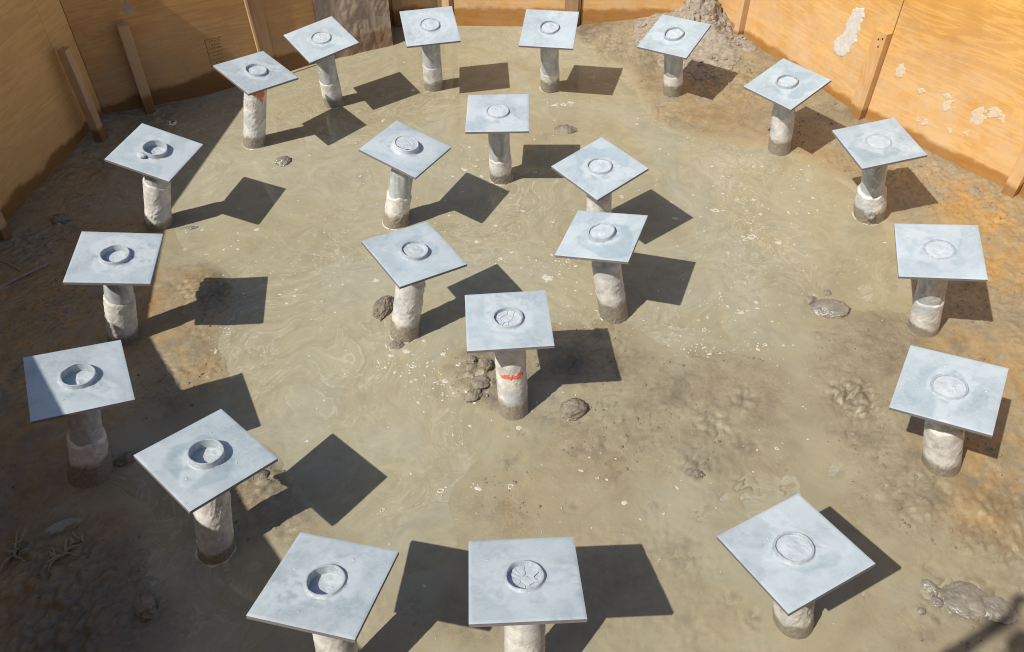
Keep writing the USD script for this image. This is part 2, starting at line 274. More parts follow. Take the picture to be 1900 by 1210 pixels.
M('foam', {'g': ('geometry', {}), 'n': ('noise_texture', {'scale': 60, 'detail': 4}), 'r': ramp((0.3, (0.42, 0.39, 0.30)), (0.7, (0.60, 0.565, 0.47))), 'bp': ('bump', {'strength': 0.5, 'distance': 0.003}), 'p': ('principled_bsdf', {'roughness': 0.6})},
  [('g.position', 'n.vector'), ('n.fac', 'r.fac'), ('r.color', 'p.base_color'), ('n.fac', 'bp.height'), ('bp.normal', 'p.normal')], 'p.BSDF')

# film-faced plywood and sawn timber, coordinates in metres along the grain (uv); damp foot and dried splash by height
def wood(name, stops, wet, splash, splash_amt, grain=1.0, rough=0.55, splash_hi=0.75):
    M(name, {
    'tc': ('texture_coordinate', {}), 'g': ('geometry', {}), 'sx': ('separate_xyz', {}),
    'm': ('mapping', {'mapping_type': 'point', 'scale': (0.9, 7.5 * grain, 1)}), 'n': ('noise_texture', {'scale': 1.0, 'detail': 4, 'roughness': 0.55, 'distortion': 1.2}),
    'k': ('math', {'math_type': 'multiply', 'value2': 30.0}), 'sn': ('math', {'math_type': 'sine'}), 'rw': ramp((0.0, g3(0)), (1.0, g3(1))),
    'mf': ('mapping', {'mapping_type': 'point', 'scale': (3.5, 120 * grain, 1)}), 'nf': ('noise_texture', {'scale': 1.0, 'detail': 4, 'roughness': 0.6}),
    'nb': ('noise_texture', {'scale': 1.6, 'detail': 4, 'roughness': 0.6}),
    'mixf': ('math', {'math_type': 'multiply_add', 'value2': 0.15}), 'add': ('math', {'math_type': 'multiply_add', 'value2': 0.36}), 'add0': ('math', {'math_type': 'multiply', 'value2': 0.62}),
    'r': ramp(*stops),
    'ne': ('noise_texture', {'scale': 3.0, 'detail': 5, 'roughness': 0.6}), 'off': ('math', {'math_type': 'multiply_add', 'value2': -0.20}),
    'wet': ('map_range', {'from_min': 0.085, 'from_max': 0.125, 'to_min': 1, 'to_max': 0, 'clamp': True}), 'mw': ('mix', {'mix_type': 'multiply', 'color2': wet}),
    'ns': ('noise_texture', {'scale': 3.5, 'detail': 9, 'roughness': 0.78}), 'rs': ramp((0.30, g3(0)), (0.66, g3(splash_amt))),
    'sh': ('map_range', {'from_min': splash_hi, 'from_max': splash_hi * 0.35, 'to_min': 0, 'to_max': 1, 'clamp': True}), 'ks': ('math', {'math_type': 'multiply'}), 'ms': ('mix', {'color2': splash}),
    'vv': ('voronoi_texture', {'scale': 30}), 'rv': ramp((0.10, g3(1)), (0.17, g3(0))), 'nv': ('noise_texture', {'scale': 5, 'detail': 3}), 'rnv': ramp((0.50, g3(0)), (0.60, g3(0.9))), 'kv': ('math', {'math_type': 'multiply'}), 'kv2': ('math', {'math_type': 'multiply'}), 'mv': ('mix', {'color2': (0.55, 0.50, 0.42)}),
    'bp': ('bump', {'strength': 0.3, 'distance': 0.004}), 'p': ('principled_bsdf', {'roughness': rough, 'specular_ior_level': 0.35})},
  [('tc.UV', 'm.vector'), ('m.vector', 'n.vector'), ('n.fac', 'k.value1'), ('k.value', 'sn.value1'), ('sn.value', 'rw.fac'), ('tc.UV', 'mf.vector'), ('mf.vector', 'nf.vector'), ('g.position', 'nb.vector'),
   ('rw.color', 'mixf.value1'), ('nb.fac', 'add0.value1'), ('add0.value', 'mixf.value3'), ('nf.fac', 'add.value1'), ('mixf.value', 'add.value3'), ('add.value', 'r.fac'),
   ('g.position', 'sx.vector'), ('g.position', 'ne.vector'), ('ne.fac', 'off.value1'), ('sx.z', 'off.value3'), ('off.value', 'wet.value'),
   ('g.position', 'ns.vector'), ('ns.fac', 'rs.fac'), ('sx.z', 'sh.value'), ('rs.color', 'ks.value1'), ('sh.result', 'ks.value2'), ('r.color', 'ms.color1'), ('ks.value', 'ms.fac'),
   ('g.position', 'vv.vector'), ('vv.distance', 'rv.fac'), ('g.position', 'nv.vector'), ('nv.fac', 'rnv.fac'), ('rv.color', 'kv.value1'), ('rnv.color', 'kv.value2'), ('kv.value', 'kv2.value1'), ('sh.result', 'kv2.value2'), ('ms.color', 'mv.color1'), ('kv2.value', 'mv.fac'),
   ('mv.color', 'mw.color1'), ('wet.result', 'mw.fac'), ('mw.color', 'p.base_color'), ('add.value', 'bp.height'), ('bp.normal', 'p.normal')], 'p.BSDF')
wood('plywood_orange', [(0.30, (0.44, 0.20, 0.040)), (0.55, (0.62, 0.32, 0.070)), (0.80, (0.74, 0.45, 0.13))], (0.58, 0.46, 0.30), (0.62, 0.45, 0.28), 0.85, splash_hi=1.5)
wood('plywood_brown', [(0.3, (0.40, 0.19, 0.06)), (0.55, (0.54, 0.28, 0.09)), (0.8, (0.63, 0.355, 0.13))], (0.42, 0.34, 0.22), (0.33, 0.25, 0.155), 0.85, splash_hi=0.95)
wood('plywood_left', [(0.3, (0.52, 0.275, 0.09)), (0.55, (0.64, 0.365, 0.125)), (0.8, (0.70, 0.43, 0.165))], (0.40, 0.33, 0.22), (0.42, 0.27, 0.14), 0.5, splash_hi=0.5)
wood('plywood_weathered', [(0.25, (0.17, 0.115, 0.075)), (0.55, (0.31, 0.225, 0.155)), (0.85, (0.42, 0.32, 0.23))], (0.72, 0.60, 0.50), (0.40, 0.34, 0.27), 0.9, splash_hi=1.2, rough=0.75)
wood('timber', [(0.25, (0.36, 0.20, 0.085)), (0.55, (0.50, 0.31, 0.15)), (0.85, (0.60, 0.40, 0.21))], (0.45, 0.36, 0.24), (0.36, 0.29, 0.20), 0.6, grain=0.8, rough=0.65)
wood('timber_orange', [(0.3, (0.44, 0.21, 0.06)), (0.55, (0.57, 0.32, 0.11)), (0.8, (0.66, 0.41, 0.17))], (0.52, 0.44, 0.36), (0.60, 0.43, 0.27), 0.8, grain=0.8, splash_hi=1.0)
wood('timber_brown', [(0.25, (0.22, 0.115, 0.045)), (0.55, (0.33, 0.185, 0.08)), (0.85, (0.44, 0.26, 0.12))], (0.5, 0.4, 0.3), (0.33, 0.26, 0.18), 0.6, grain=0.8, rough=0.65)
wood('timber_light', [(0.25, (0.55, 0.36, 0.17)), (0.55, (0.68, 0.47, 0.24)), (0.85, (0.76, 0.56, 0.32))], (0.6, 0.5, 0.4), (0.55, 0.45, 0.3), 0.2, grain=0.8)

def plain(name, col, rough=0.7, col2=None, scale=30):
    M(name, {'g': ('geometry', {}), 'n': ('noise_texture', {'scale': scale, 'detail': 5, 'roughness': 0.65}), 'r': ramp((0.3, col), (0.7, col2 or tuple(min(1, c * 1.3) for c in col))), 'bp': ('bump', {'strength': 0.3, 'distance': 0.004}), 'p': ('principled_bsdf', {'roughness': rough})},
      [('g.position', 'n.vector'), ('n.fac', 'r.fac'), ('r.color', 'p.base_color'), ('n.fac', 'bp.height'), ('bp.normal', 'p.normal')], 'p.BSDF')
plain('soil', (0.13, 0.10, 0.065), 0.9, (0.22, 0.17, 0.11), 3)
plain('cement_smear', (0.50, 0.46, 0.40), 0.85, (0.64, 0.60, 0.54), 24)
plain('dry_stalk', (0.24, 0.215, 0.14), 0.7, (0.36, 0.325, 0.22)); plain('wall_splash', (0.56, 0.43, 0.28), 0.85, (0.64, 0.54, 0.41), 30)
plain('grey_stick', (0.30, 0.27, 0.23), 0.7)
plain('white_plastic', (0.75, 0.73, 0.66), 0.5); plain('black_plastic', (0.03, 0.03, 0.03), 0.5)
plain('steel_stub', (0.20, 0.19, 0.17), 0.5)
plain('skin', (0.50, 0.32, 0.24), 0.55); plain('hair', (0.06, 0.04, 0.03), 0.6); plain('vest', (0.75, 0.32, 0.04), 0.8); plain('denim', (0.06, 0.08, 0.13), 0.85)
plain('ink', (0.20, 0.11, 0.05), 0.8); plain('mound_soil', (0.17, 0.145, 0.11), 0.85, (0.38, 0.33, 0.26), 22); plain('grey_dab', (0.30, 0.265, 0.23), 0.8)

# ------------------------------------------------------------------ ground of the pit: measured heights (x, y, z) above the water level
CTL = [(-1.19,6.18,-0.12),(-1.82,7.11,-0.12),(-0.26,7.97,-0.1),(0.8,7.09,-0.08),(-2.07,5.78,-0.08),(-1.49,5.06,-0.08),(-0.2,5.05,-0.1),(0.22,4.72,-0.08),(1.46,6.17,-0.05),(2.09,5.76,-0.06),(2.18,5.17,-0.05),(1.51,5.04,-0.07),(-1.11,3.64,-0.05),(-0.85,3.19,-0.05),(-1.32,4.04,-0.06),(-0.66,3.36,-0.035),(-1.39,3.55,-0.05),(-2.13,5.06,-0.05),(-2.65,6.63,-0.06),(-2.45,7.11,-0.08),(-1.07,8.09,-0.1),(-1.66,7.86,-0.1),(0.31,8.32,-0.06),(-0.46,8.71,-0.06),(-0.03,6.62,-0.12),(0.48,5.92,-0.1),(0.85,4.85,-0.07),(-0.55,3.88,-0.02),(-0.38,3.36,-0.02),(-0.33,3.06,-0.012),(1.39,4.36,-0.03),(2.36,5.03,-0.03),(1.84,4.59,-0.02),(1.62,4.3,-0.035),(2.73,4.84,-0.01),(2.76,5.68,-0.02),(1.46,6.9,0.02),(1.95,7.78,0.09),(1.33,8.11,0.04),(1.08,8.42,0.04),(2.27,6.65,0.03),(2.78,6.69,0.06),(3.25,5.84,0.05),(3.65,5.66,0.06),(3.8,4.95,0.06),(3.42,4.08,0.05),(2.93,2.93,0.05),(2.59,2.64,0.04),(2.48,3.63,0.05),(2.58,4.35,-0.004),(2.88,4.12,0.015),(1.62,3.61,0.02),(1.41,3.81,0.012),(1.96,3.53,0.006),(2.07,3.92,0.006),(0.88,3.39,0.015),(0.61,3.53,0.012),(0.52,3.22,0.012),(1.15,2.97,0.012),(0.97,2.78,0.006),(1.51,3.06,0.006),(0.58,2.11,0.006),(0.16,2.78,0.008),(-0.16,2.78,0.01),(0.76,2.43,0.006),(0.99,1.96,0.004),(0.47,1.85,0.004),(2.33,2.58,0.03),(2.08,2.77,0.012),(2.0,3.05,0.01),(2.25,3.33,0.03),(2.39,1.95,0.012),(2.17,2.1,0.006),(1.69,1.87,0.004),(2.72,2.41,0.02),(2.36,2.32,0.004),(-2.31,4.5,0.05),(-2.15,4.33,0.05),(-2.46,4.46,0.03),(-2.01,4.38,-0.02),(-2.29,3.87,0.03),(-2.04,3.72,0.02),(-1.98,3.94,-0.01),(-2.25,4.13,0.03),(-2.71,4.85,0.01),(-2.5,4.86,0.005),(-2.83,5.26,0.005),(-3.28,5.95,-0.02),(-3.13,6.54,-0.02),(-2.98,7.12,-0.03),(-3.75,6.84,0.08),(-3.54,6.78,0.03),(-3.28,7.08,0.02),(-3.79,5.5,0.05),(-3.74,5.96,0.05),(-3.82,4.87,0.06),(-3.4,4.12,0.04),(-3.38,4.47,0.03),(-3.11,4.37,0.015),(-2.52,3.64,0.01),(-2.28,3.44,0.02),(-2.91,2.96,0.05),(-3.22,3.38,0.05),(-2.56,2.41,0.05),(-2.59,2.49,0.012),(-2.66,2.24,0.06),(-2.1,1.95,0.04),(-2.43,1.95,0.05),(-2.11,2.23,0.025),(-2.14,2.57,0.008),(-1.94,2.51,-0.012),(-1.92,2.24,-0.008),(-1.61,1.88,-0.012),(-1.45,2.15,-0.015),(-1.76,2.02,0.012),(-2.27,2.87,-0.012),(-2.52,2.68,0.012),(-2.44,2.8,0.006),(-1.47,2.66,0.03),(-1.44,2.81,0.035),(-1.25,2.49,0.02),(-1.28,2.3,0.002),(-1.0,2.4,0.01),(-1.11,2.72,-0.012),(-1.27,2.91,-0.02),(-0.8,2.79,-0.02),(-0.77,2.5,-0.008),(-0.53,1.88,0.006),(-0.74,2.02,0.01),(-0.51,2.37,-0.006),(-0.42,2.79,-0.006),(-0.23,3.64,0.05),(-0.29,3.87,0.01),(0.37,3.82,0.035),(0.48,3.66,0.02),(0.18,3.53,0.008),(0.07,3.06,0.006),(-0.9,5.19,-0.1),(1.09,3.93,0.0),(0.7,4.13,0.006),(0.44,4.36,-0.03),(-0.18,4.04,-0.015)]
PILES = {
    'A': (-2.162, 6.4229, 0.7557, 0.8329, -0.187, 0.0236, -0.2566, 0.0805),
    'B': (-1.7187, 7.069, 0.7339, 0.6348, -0.0135, 0.1634, -0.0151, 0.1597),
    'C': (-0.7469, 7.32, 0.7351, 0.2055, -0.0386, 0.2358, -0.0364, 0.2495),
    'D': (0.3646, 7.2663, 0.7305, -0.1629, 0.0589, 0.264, 0.0497, 0.2818),
    'E': (1.5115, 7.1765, 0.7005, -0.6213, 0.2108, 0.1773, 0.1444, 0.1828),
    'F': (2.3295, 6.2725, 0.712, -0.9203, 0.18, 0.1136, 0.1572, 0.1075),
    'G': (2.7797, 5.3181, 0.7442, 0.1693, 0.1162, 0.0545, 0.2133, 0.0624),
    'H': (2.7456, 4.0356, 0.7624, -0.262, 0.1902, 0.0379, 0.2202, 0.0361),
    'I': (2.3949, 2.9226, 0.7235, -0.552, 0.192, -0.0257, 0.2834, -0.0207),
    'J': (1.3218, 1.9835, 0.6711, -1.1134, 0.1354, -0.166, 0.2206, -0.0491),
    'K': (0.0563, 1.8113, 0.7382, 0.0461, 0.0081, -0.3168, 0.0081, -0.3168),
    'L': (-0.8294, 1.7867, 0.7512, -0.2455, 0.0034, -0.2548, 0.0034, -0.2548),
    'M': (-1.5491, 2.4798, 0.7282, -0.7213, -0.1137, -0.146, -0.1426, -0.1438),
    'N': (-2.3843, 2.9914, 0.7481, 0.473, -0.1734, -0.0781, -0.2117, -0.1246),
    'O': (-2.5283, 4.0058, 0.7573, 0.1385, -0.1554, -0.0244, -0.2602, 0.0109),
    'P': (-2.6656, 5.2511, 0.7298, -0.2411, -0.2335, 0.0639, -0.2781, 0.0543),
    'Q': (-0.787, 5.2805, 0.7326, -0.5006, -0.1862, 0.0413, -0.2099, 0.0474),
    'R': (-0.1009, 5.8257, 0.7078, -0.0165, 0.0264, 0.082, 0.0275, 0.1287),
    'S': (0.6487, 5.0116, 0.7384, -0.9067, 0.0671, 0.0895, 0.0671, 0.0895),
    'T': (0.6072, 4.2718, 0.7068, -0.3767, 0.1882, -0.0488, 0.191, -0.0594),
    'U': (-0.627, 4.0854, 0.7173, -0.9593, -0.1442, -0.0272, -0.1765, -0.0463),
    'V': (-0.0181, 3.4543, 0.7321, 0.0669, 0.0197, -0.0591, 0.0431, -0.1266),
}
CTL = np.array(CTL)
LUMPS = [  # x, y, radius, height, crack depth : rough clods standing out of the smooth silt
    (-0.23, 3.68, 0.13, 0.045, 0.05), (-0.25, 3.46, 0.10, 0.035, 0.045), (-0.18, 3.55, 0.08, 0.03, 0.04), (-2.17, 4.42, 0.20, 0.03, 0.035), (-2.36, 4.5, 0.2, 0.02, 0.03), (0.42, 3.74, 0.2, 0.03, 0.03),
    (2.22, 3.42, 0.20, 0.05, 0.055), (2.2, 3.15, 0.22, 0.02, 0.02), (1.50, 3.42, 0.14, 0.03, 0.03), (1.26, 3.20, 0.16, 0.025, 0.03), (1.45, 3.05, 0.12, 0.02, 0.02), (1.12, 2.94, 0.13, 0.03, 0.03), (1.38, 2.77, 0.1, 0.03, 0.03), (1.1, 2.83, 0.06, 0.02, 0.02),
    (2.42, 2.05, 0.16, 0.05, 0.03), (2.28, 2.1, 0.10, 0.04, 0.03), (2.55, 2.05, 0.12, 0.035, 0.03), (2.16, 1.99, 0.06, 0.025, 0.02), (2.7, 2.4, 0.25, 0.015, 0.02), (2.4, 2.7, 0.3, 0.015, 0.02), (2.9, 2.55, 0.3, 0.02, 0.02),
    (-1.44, 2.79, 0.16, 0.02, 0.03), (-1.62, 2.86, 0.2, 0.025, 0.03), (-1.3, 2.5, 0.10, 0.015, 0.02), (-1.75, 2.95, 0.15, 0.02, 0.025), (-2.24, 3.62, 0.14, 0.015, 0.02), (-2.05, 3.70, 0.14, 0.02, 0.025), (-2.22, 3.42, 0.14, 0.02, 0.025), (-2.2, 4.02, 0.12, 0.02, 0.02),
    (-2.2, 2.1, 0.3, 0.025, 0.035), (-2.5, 2.2, 0.35, 0.02, 0.045), (-2.3, 1.9, 0.3, 0.02, 0.045), (-2.7, 1.95, 0.3, 0.02, 0.04), (-2.0, 2.3, 0.25, 0.012, 0.03), (-2.6, 3.0, 0.3, 0.012, 0.02), (-3.1, 3.6, 0.5, 0.01, 0.02), (-1.95, 2.02, 0.15, 0.03, 0.04), (-2.75, 2.75, 0.3, 0.015, 0.02), (-2.35, 2.45, 0.15, 0.015, 0.02), (-1.85, 2.85, 0.1, 0.03, 0.04), (-1.66, 1.95, 0.12, 0.02, 0.02),
    (-3.3, 6.9, 0.3, 0.03, 0.02), (-3.75, 5.0, 0.3, 0.03, 0.03), (-3.6, 5.2, 0.12, 0.05, 0.04), (-3.6, 4.3, 0.5, 0.01, 0.015), (1.75, 7.95, 0.5, 0.03, 0.03), (2.2, 7.4, 0.5, 0.03, 0.025), (1.0, 8.35, 0.4, 0.02, 0.02), (1.3, 6.85, 0.3, 0.012, 0.015), (3.4, 6.0, 0.4, 0.02, 0.02),
    (3.9, 5.3, 0.4, 0.02, 0.02), (3.6, 4.6, 0.5, 0.012, 0.015), (0.62, 4.05, 0.15, 0.02, 0.025), (-0.63, 3.42, 0.06, 0.01, 0.01), (0.95, 2.35, 0.2, 0.01, 0.012), (1.25, 1.95, 0.08, 0.02, 0.015), (0.9, 1.95, 0.08, 0.012, 0.012), (2.32, 4.36, 0.10, 0.03, 0.03), (-0.78, 2.0, 0.12, 0.012, 0.015), (-0.5, 2.0, 0.12, 0.012, 0.015)]
_r = random.Random(3)
for _k in range(70):
    _x, _y = _r.uniform(-0.3, 3.3), _r.uniform(1.7, 4.2)
    LUMPS.append((_x, _y, _r.uniform(0.035, 0.10), _r.uniform(0.006, 0.016), _r.uniform(0.008, 0.022)))
RUST_AND_SHADE = [(3.8, 5.35, 0.35, 1), (4.0, 4.6, 0.5, 0.9), (3.3, 5.9, 0.35, 0.5), (2.85, 2.95, 0.3, 0.7), (2.7, 2.55, 0.25, 0.5), (3.2, 3.6, 0.45, 0.55), (-2.45, 4.5, 0.28, 0.4), (-2.3, 4.25, 0.3, 0.25), (-3.3, 4.2, 0.9, 0.8), (-2.0, 2.65, 0.45, 0.8), (-2.8, 2.1, 0.5, 0.9), (-2.9, 3.0, 0.6, 0.8), (-3.4, 5.6, 0.8, 0.6),
        (1.9, 7.1, 0.6, 0.35), (2.5, 6.2, 0.5, 0.4), (1.4, 6.9, 0.3, 0.3), (-2.05, 3.7, 0.3, 0.4), (-1.4, 1.9, 0.3, 0.3), (-3.3, 6.1, 0.5, 0.25), (0.3, 2.6, 0.5, 0.25), (1.6, 2.2, 0.6, 0.2), (-0.85, 3.0, 0.5, 0.3), (-1.2, 3.4, 0.5, 0.3), (-3.4, 5.0, 0.6, 0.4)]  # iron stain; left entries put the brown tone of the shade into colour
DARK = [(a_[0], a_[1], a_[2] * 0.5, 0.22) for a_ in LUMPS if a_[0] > -0.3 and a_[1] < 4.3] + [(0.42, 3.74, 0.16, 0.45), (-2.58, 2.50, 0.11, 0.6), (-2.16, 4.42, 0.12, 0.35), (2.22, 3.45, 0.10, 0.35), (-2.2, 2.0, 0.5, 0.45), (-1.7, 2.9, 0.3, 0.45), (2.55, 1.95, 0.12, 0.7), (-0.25, 3.46, 0.07, 0.25), (-3.0, 2.6, 0.5, 0.3), (1.26, 2.95, 0.1, 0.2), (1.1, 3.0, 0.06, 0.3)]  # dark wet mud; the lower-left spots also paint in the shade there
X0, X1, Y0, Y1 = -4.8, 4.9, -0.1, 9.5
rbf = RBFInterpolator(CTL[:, :2], CTL[:, 2], kernel='thin_plate_spline', smoothing=2e-3, neighbors=24)
cx_, cy_ = np.linspace(X0, X1, 196), np.linspace(Y0, Y1, 194)
GX, GY = np.meshgrid(cx_, cy_, indexing='xy')
coarse = np.clip(rbf(np.stack([GX.ravel(), GY.ravel()], 1)).reshape(GX.shape), -0.13, 0.12)
# the floor rises a little where it meets the shoring
far = np.hypot(GX - 0.05, GY - 4.7)
coarse = np.maximum(coarse, np.where((GX > 2.3) | ((GX < -3.2) & (GY < 6.9)), np.clip((far - 3.75) * 0.16, -1, 0.1), -1))
rgen = np.random.default_rng(5)
cell = rgen.uniform([X0, Y0], [X1, Y1], (26000, 2)); celltree = cKDTree(cell)

def mud_low(x, y):
    return map_coordinates(coarse, [(np.asarray(y) - Y0) / (Y1 - Y0) * 193, (np.asarray(x) - X0) / (X1 - X0) * 195], order=1, mode='nearest')

def mud_height(x, y, detail=True):
    x, y = np.asarray(x, float).ravel(), np.asarray(y, float).ravel()
    z = mud_low(x, y)
    P = np.stack([x, y, np.zeros_like(x)], 1)
    wet = np.clip((z + 0.03) / 0.06, 0.12, 1.0)
    z = z + (fbm(P * 2.6, 4, 3) - 0.5) * 0.020 * np.clip((z + 0.03) / 0.08, 0.3, 1) + (fbm(P * 11 + 3.3, 4, 8) - 0.5) * 0.014 * wet * np.clip((z + 0.01) / 0.04, 0.35, 1)
    patch = np.clip((fbm(P * 1.7 + 9.1, 3, 21) - 0.43) * 6, 0, 1)
    lump = np.zeros_like(x); crack = np.zeros_like(x)
    wob = (fbm(P * 5 + 1.7, 3, 31) - 0.5) * 0.9
    for lx, ly, r, h, c in LUMPS:
        d = np.hypot(x - lx, y - ly) / r + wob
        w = np.clip(1.25 - d, 0, 1); w = w * w * (3 - 2 * w)
        lump = np.maximum(lump, w * h); crack = np.maximum(crack, w * c)
    lm = np.clip(lump * 28, 0, 1)
    z = z + lump * (0.06 + 0.42 * fbm(P * 12 + 7, 3, 13)) - lm * np.clip(0.075 - np.abs(fbm(P * 17 + 3, 4, 15) - 0.5), 0, 1) * 0.20 + lm * (fbm(P * 34 + 1, 2, 16) - 0.5) * 0.010
    if detail:
        sx, sy = (fbm(P * 14, 2, 41) - 0.5) * 0.07, (fbm(P * 14 + 5, 2, 42) - 0.5) * 0.07
        d, i = celltree.query(np.stack([x + sx, y + sy], 1), k=2)
        edge = np.clip(1 - (d[:, 1] - d[:, 0]) / 0.022, 0, 1)
        tilt = ((i[:, 0] * 7919) % 97) / 97.0 - 0.5
        z = z - crack * edge * 0.6 + crack * tilt * 0.35
        z = z + patch * wet * (np.abs(fbm(P * 24 + 2, 3, 55) - 0.5) - 0.08) * 0.042 * np.clip((mud_low(x, y) + 0.012) / 0.022, 0, 1)
        for hx, hy, ha, hl, hw, hd in ((-2.58, 2.50, 28, 0.15, 0.055, 0.016), (-1.55, 2.12, 10, 0.12, 0.07, 0.03)):      # boot print and hollow
            c, s = math.cos(math.radians(ha)), math.sin(math.radians(ha))
            q = (((x - hx) * c + (y - hy) * s) / hl) ** 2 + ((-(x - hx) * s + (y - hy) * c) / hw) ** 2
            z = z - hd * np.clip((1.25 - q) * 3, 0, 1)
    return z

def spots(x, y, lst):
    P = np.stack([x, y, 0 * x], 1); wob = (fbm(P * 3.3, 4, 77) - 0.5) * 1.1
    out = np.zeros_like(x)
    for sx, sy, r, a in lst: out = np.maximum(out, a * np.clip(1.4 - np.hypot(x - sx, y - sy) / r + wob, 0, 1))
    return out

STEP = 0.0145
nx, ny = int((X1 - X0) / STEP), int((Y1 - Y0) / STEP)
mx, my = np.meshgrid(np.linspace(X0, X1, nx), np.linspace(Y0, Y1, ny), indexing='xy')
mz = mud_height(mx, my)
silt = np.clip((0.030 - mud_low(mx.ravel(), my.ravel())) / 0.026 + (fbm(np.stack([mx.ravel(), my.ravel(), 0 * mx.ravel()], 1) * 3.1, 5, 70) - 0.53) * 2.6, 0, 0.92) * np.clip((0.020 - mz) / 0.016, 0, 1)
pv = {'silt': silt, 'rust_and_shade': spots(mx.ravel(), my.ravel(), RUST_AND_SHADE), 'dark': spots(mx.ravel(), my.ravel(), DARK)}
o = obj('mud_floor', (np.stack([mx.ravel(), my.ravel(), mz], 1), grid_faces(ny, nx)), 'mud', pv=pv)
tag(o, 'wet brown and grey mud floor of the pit', 'ground', kind='structure')

# standing water: one level sheet at z = 0; how much silt hides the bottom depends on the depth there
wx, wy = np.meshgrid(np.linspace(X0, X1, 420), np.linspace(Y0, Y1, 415), indexing='xy')
wd = -mud_height(wx, wy, detail=False)
wn_ = fbm(np.stack([wx.ravel(), wy.ravel(), 0 * wx.ravel()], 1) * 3, 3, 99) - 0.5
murk = np.clip(1 - np.exp(-np.clip(wd + 0.003 + wn_ * 0.02, 0, 1) / 0.0065), 0.92, 0.985)
o = obj('muddy_water', (np.stack([wx.ravel(), wy.ravel(), 0 * wx.ravel()], 1), grid_faces(415, 420)), 'silt_water', pv={'murk': murk})
tag(o, 'shallow silty brown water standing in the pit', 'water', kind='structure')

# ------------------------------------------------------------------ shoring: plywood walls round the pit, earth outside them
WALL_TOP = 2.0
ring = [(-4.15, 4.45), (-3.83, 6.84), (-1.36, 8.45), (-1.40, 8.90), (2.02, 8.79), (2.16, 8.98), (3.30, 6.72), (4.20, 5.53), (4.48, 4.3), (4.35, 2.9), (3.65, 1.55), (2.4, 0.72), (1.2, 0.3), (0.0, 0.16), (-1.05, 0.2), (-1.9, 0.58), (-2.5, 1.16), (-2.98, 1.82), (-3.87, 3.02)]
CEN = np.array([0.05, 4.7])
pts = np.array(ring); out = pts - CEN; out /= np.linalg.norm(out, axis=1)[:, None]
rows, zz = [], [(0.06, 1.90), (0.5, 1.97), (2.0, 2.0), (8, 2.0), (30, 2.0), (160, 2.0), (500, 2.0)]
dense = []
for i in range(len(pts)):
    for t in np.linspace(0, 1, 7)[:-1]:
        dense.append(pts[i] * (1 - t) + pts[(i + 1) % len(pts)] * t)
dense = np.array(dense); dout = dense - CEN; dout /= np.linalg.norm(dout, axis=1)[:, None]
for dist, z in zz:
    q = dense + dout * dist
    bank = 0.5 * np.clip((-q[:, 1] - 0.1) / 0.35, 0, 1) * np.clip((60 - np.hypot(q[:, 0], q[:, 1])) / 40, 0, 1) * np.clip((3 - np.abs(q[:, 0])) / 1.5, 0, 1)
    rows.append(np.stack([q[:, 0], q[:, 1], z + bank + (fbm(np.stack([q[:, 0], q[:, 1], 0 * q[:, 0]], 1) * 1.5, 3, 4) - 0.5) * 0.08], 1))
gv = np.vstack(rows)
o = obj('site_ground', (gv, grid_faces(len(zz), len(dense), True)[:, ::-1]), 'soil')
tag(o, 'bare earth of the building site round the pit', 'ground', kind='structure')

def wall(name, label, mat, A, B, splits, z1=WALL_TOP, gap=0.004, seed=0, jog=None):
    A, B = np.array([*A, 0.0]), np.array([*B, 0.0])
    t = thing(name, label, 'wall', A, group='plywood shoring round the pit')
    d = B - A; ln = np.linalg.norm(d); u = d / ln
    n = np.cross(u, [0, 0, 1.0]); 
    if n[:2] @ (A[:2] - CEN) < 0: n = -n
    rr = random.Random(seed)
    for k, (s0, s1) in enumerate(zip(splits[:-1], splits[1:])):
        j = rr.uniform(-0.004, 0.004) if jog is None else jog[k]
        m, uv = box(A + u * (s0 * ln + gap) - n * j + np.array([0, 0, -0.25]), u * ((s1 - s0) * ln - 2 * gap), [0, 0, z1 + 0.25 + rr.uniform(-0.02, 0.02)], n * 0.019, uoff=rr.uniform(0, 20), bevel=0.0025)
        obj('plywood_panel', m, mat, t, uv=uv, local=A)
    # timber walers and posts at the back hold the sheets
    for zb in (0.5, 1.4):
        m, uv = box(A + n * 0.03 + [0, 0, zb], u * ln, [0, 0, 0.09], n * 0.045, uoff=rr.uniform(0, 9)); obj('waler', m, 'timber', t, uv=uv, local=A)
    return t, A, u, n, ln

def batten(t, A, u, n, s, width, proud, z0, z1, mat='timber', lean=0.0, name='batten'):
    m, uv = box(A + u * s + [0, 0, z0], np.array([0, 0, z1 - z0]) + u * lean, u * width, -n * proud, uoff=s * 3.1, bevel=0.003)
    return obj(name, m, mat, t, uv=uv, local=A)

tl, A, u, n, ln = wall('plywood_wall', 'tall plywood wall at the left edge, its inner face in shade', 'plywood_left', ring[0], ring[1], [0, 0.87, 1.0], seed=1, gap=0.0012, jog=[0.0, 0.0])
tb, A, u, n, ln = wall('plywood_wall', 'brown plywood wall at the back left with a dried mud film and a dark damp foot', 'plywood_brown', ring[1], ring[2], [0, 0.575, 1.0], seed=2, jog=[0.0, 0.0])
s0 = np.linalg.norm(np.array([-2.56, 7.66]) - A[:2])
batten(tb, A, u, n, s0 + 0.045, 0.15, 0.022, -0.1, 1.9, 'timber_brown')
wall('plywood_wall', 'narrow plywood return behind the leaning board', 'plywood_brown', ring[2], ring[3], [0, 1.0], seed=3)
tk, A, u, n, ln = wall('plywood_wall', 'back plywood wall facing the camera, pale splashed sheets with brown battens', 'plywood_orange', ring[3], ring[4], [0, 0.225, 0.64, 1.0], seed=4, jog=[-0.0, 0.0, 0.0])
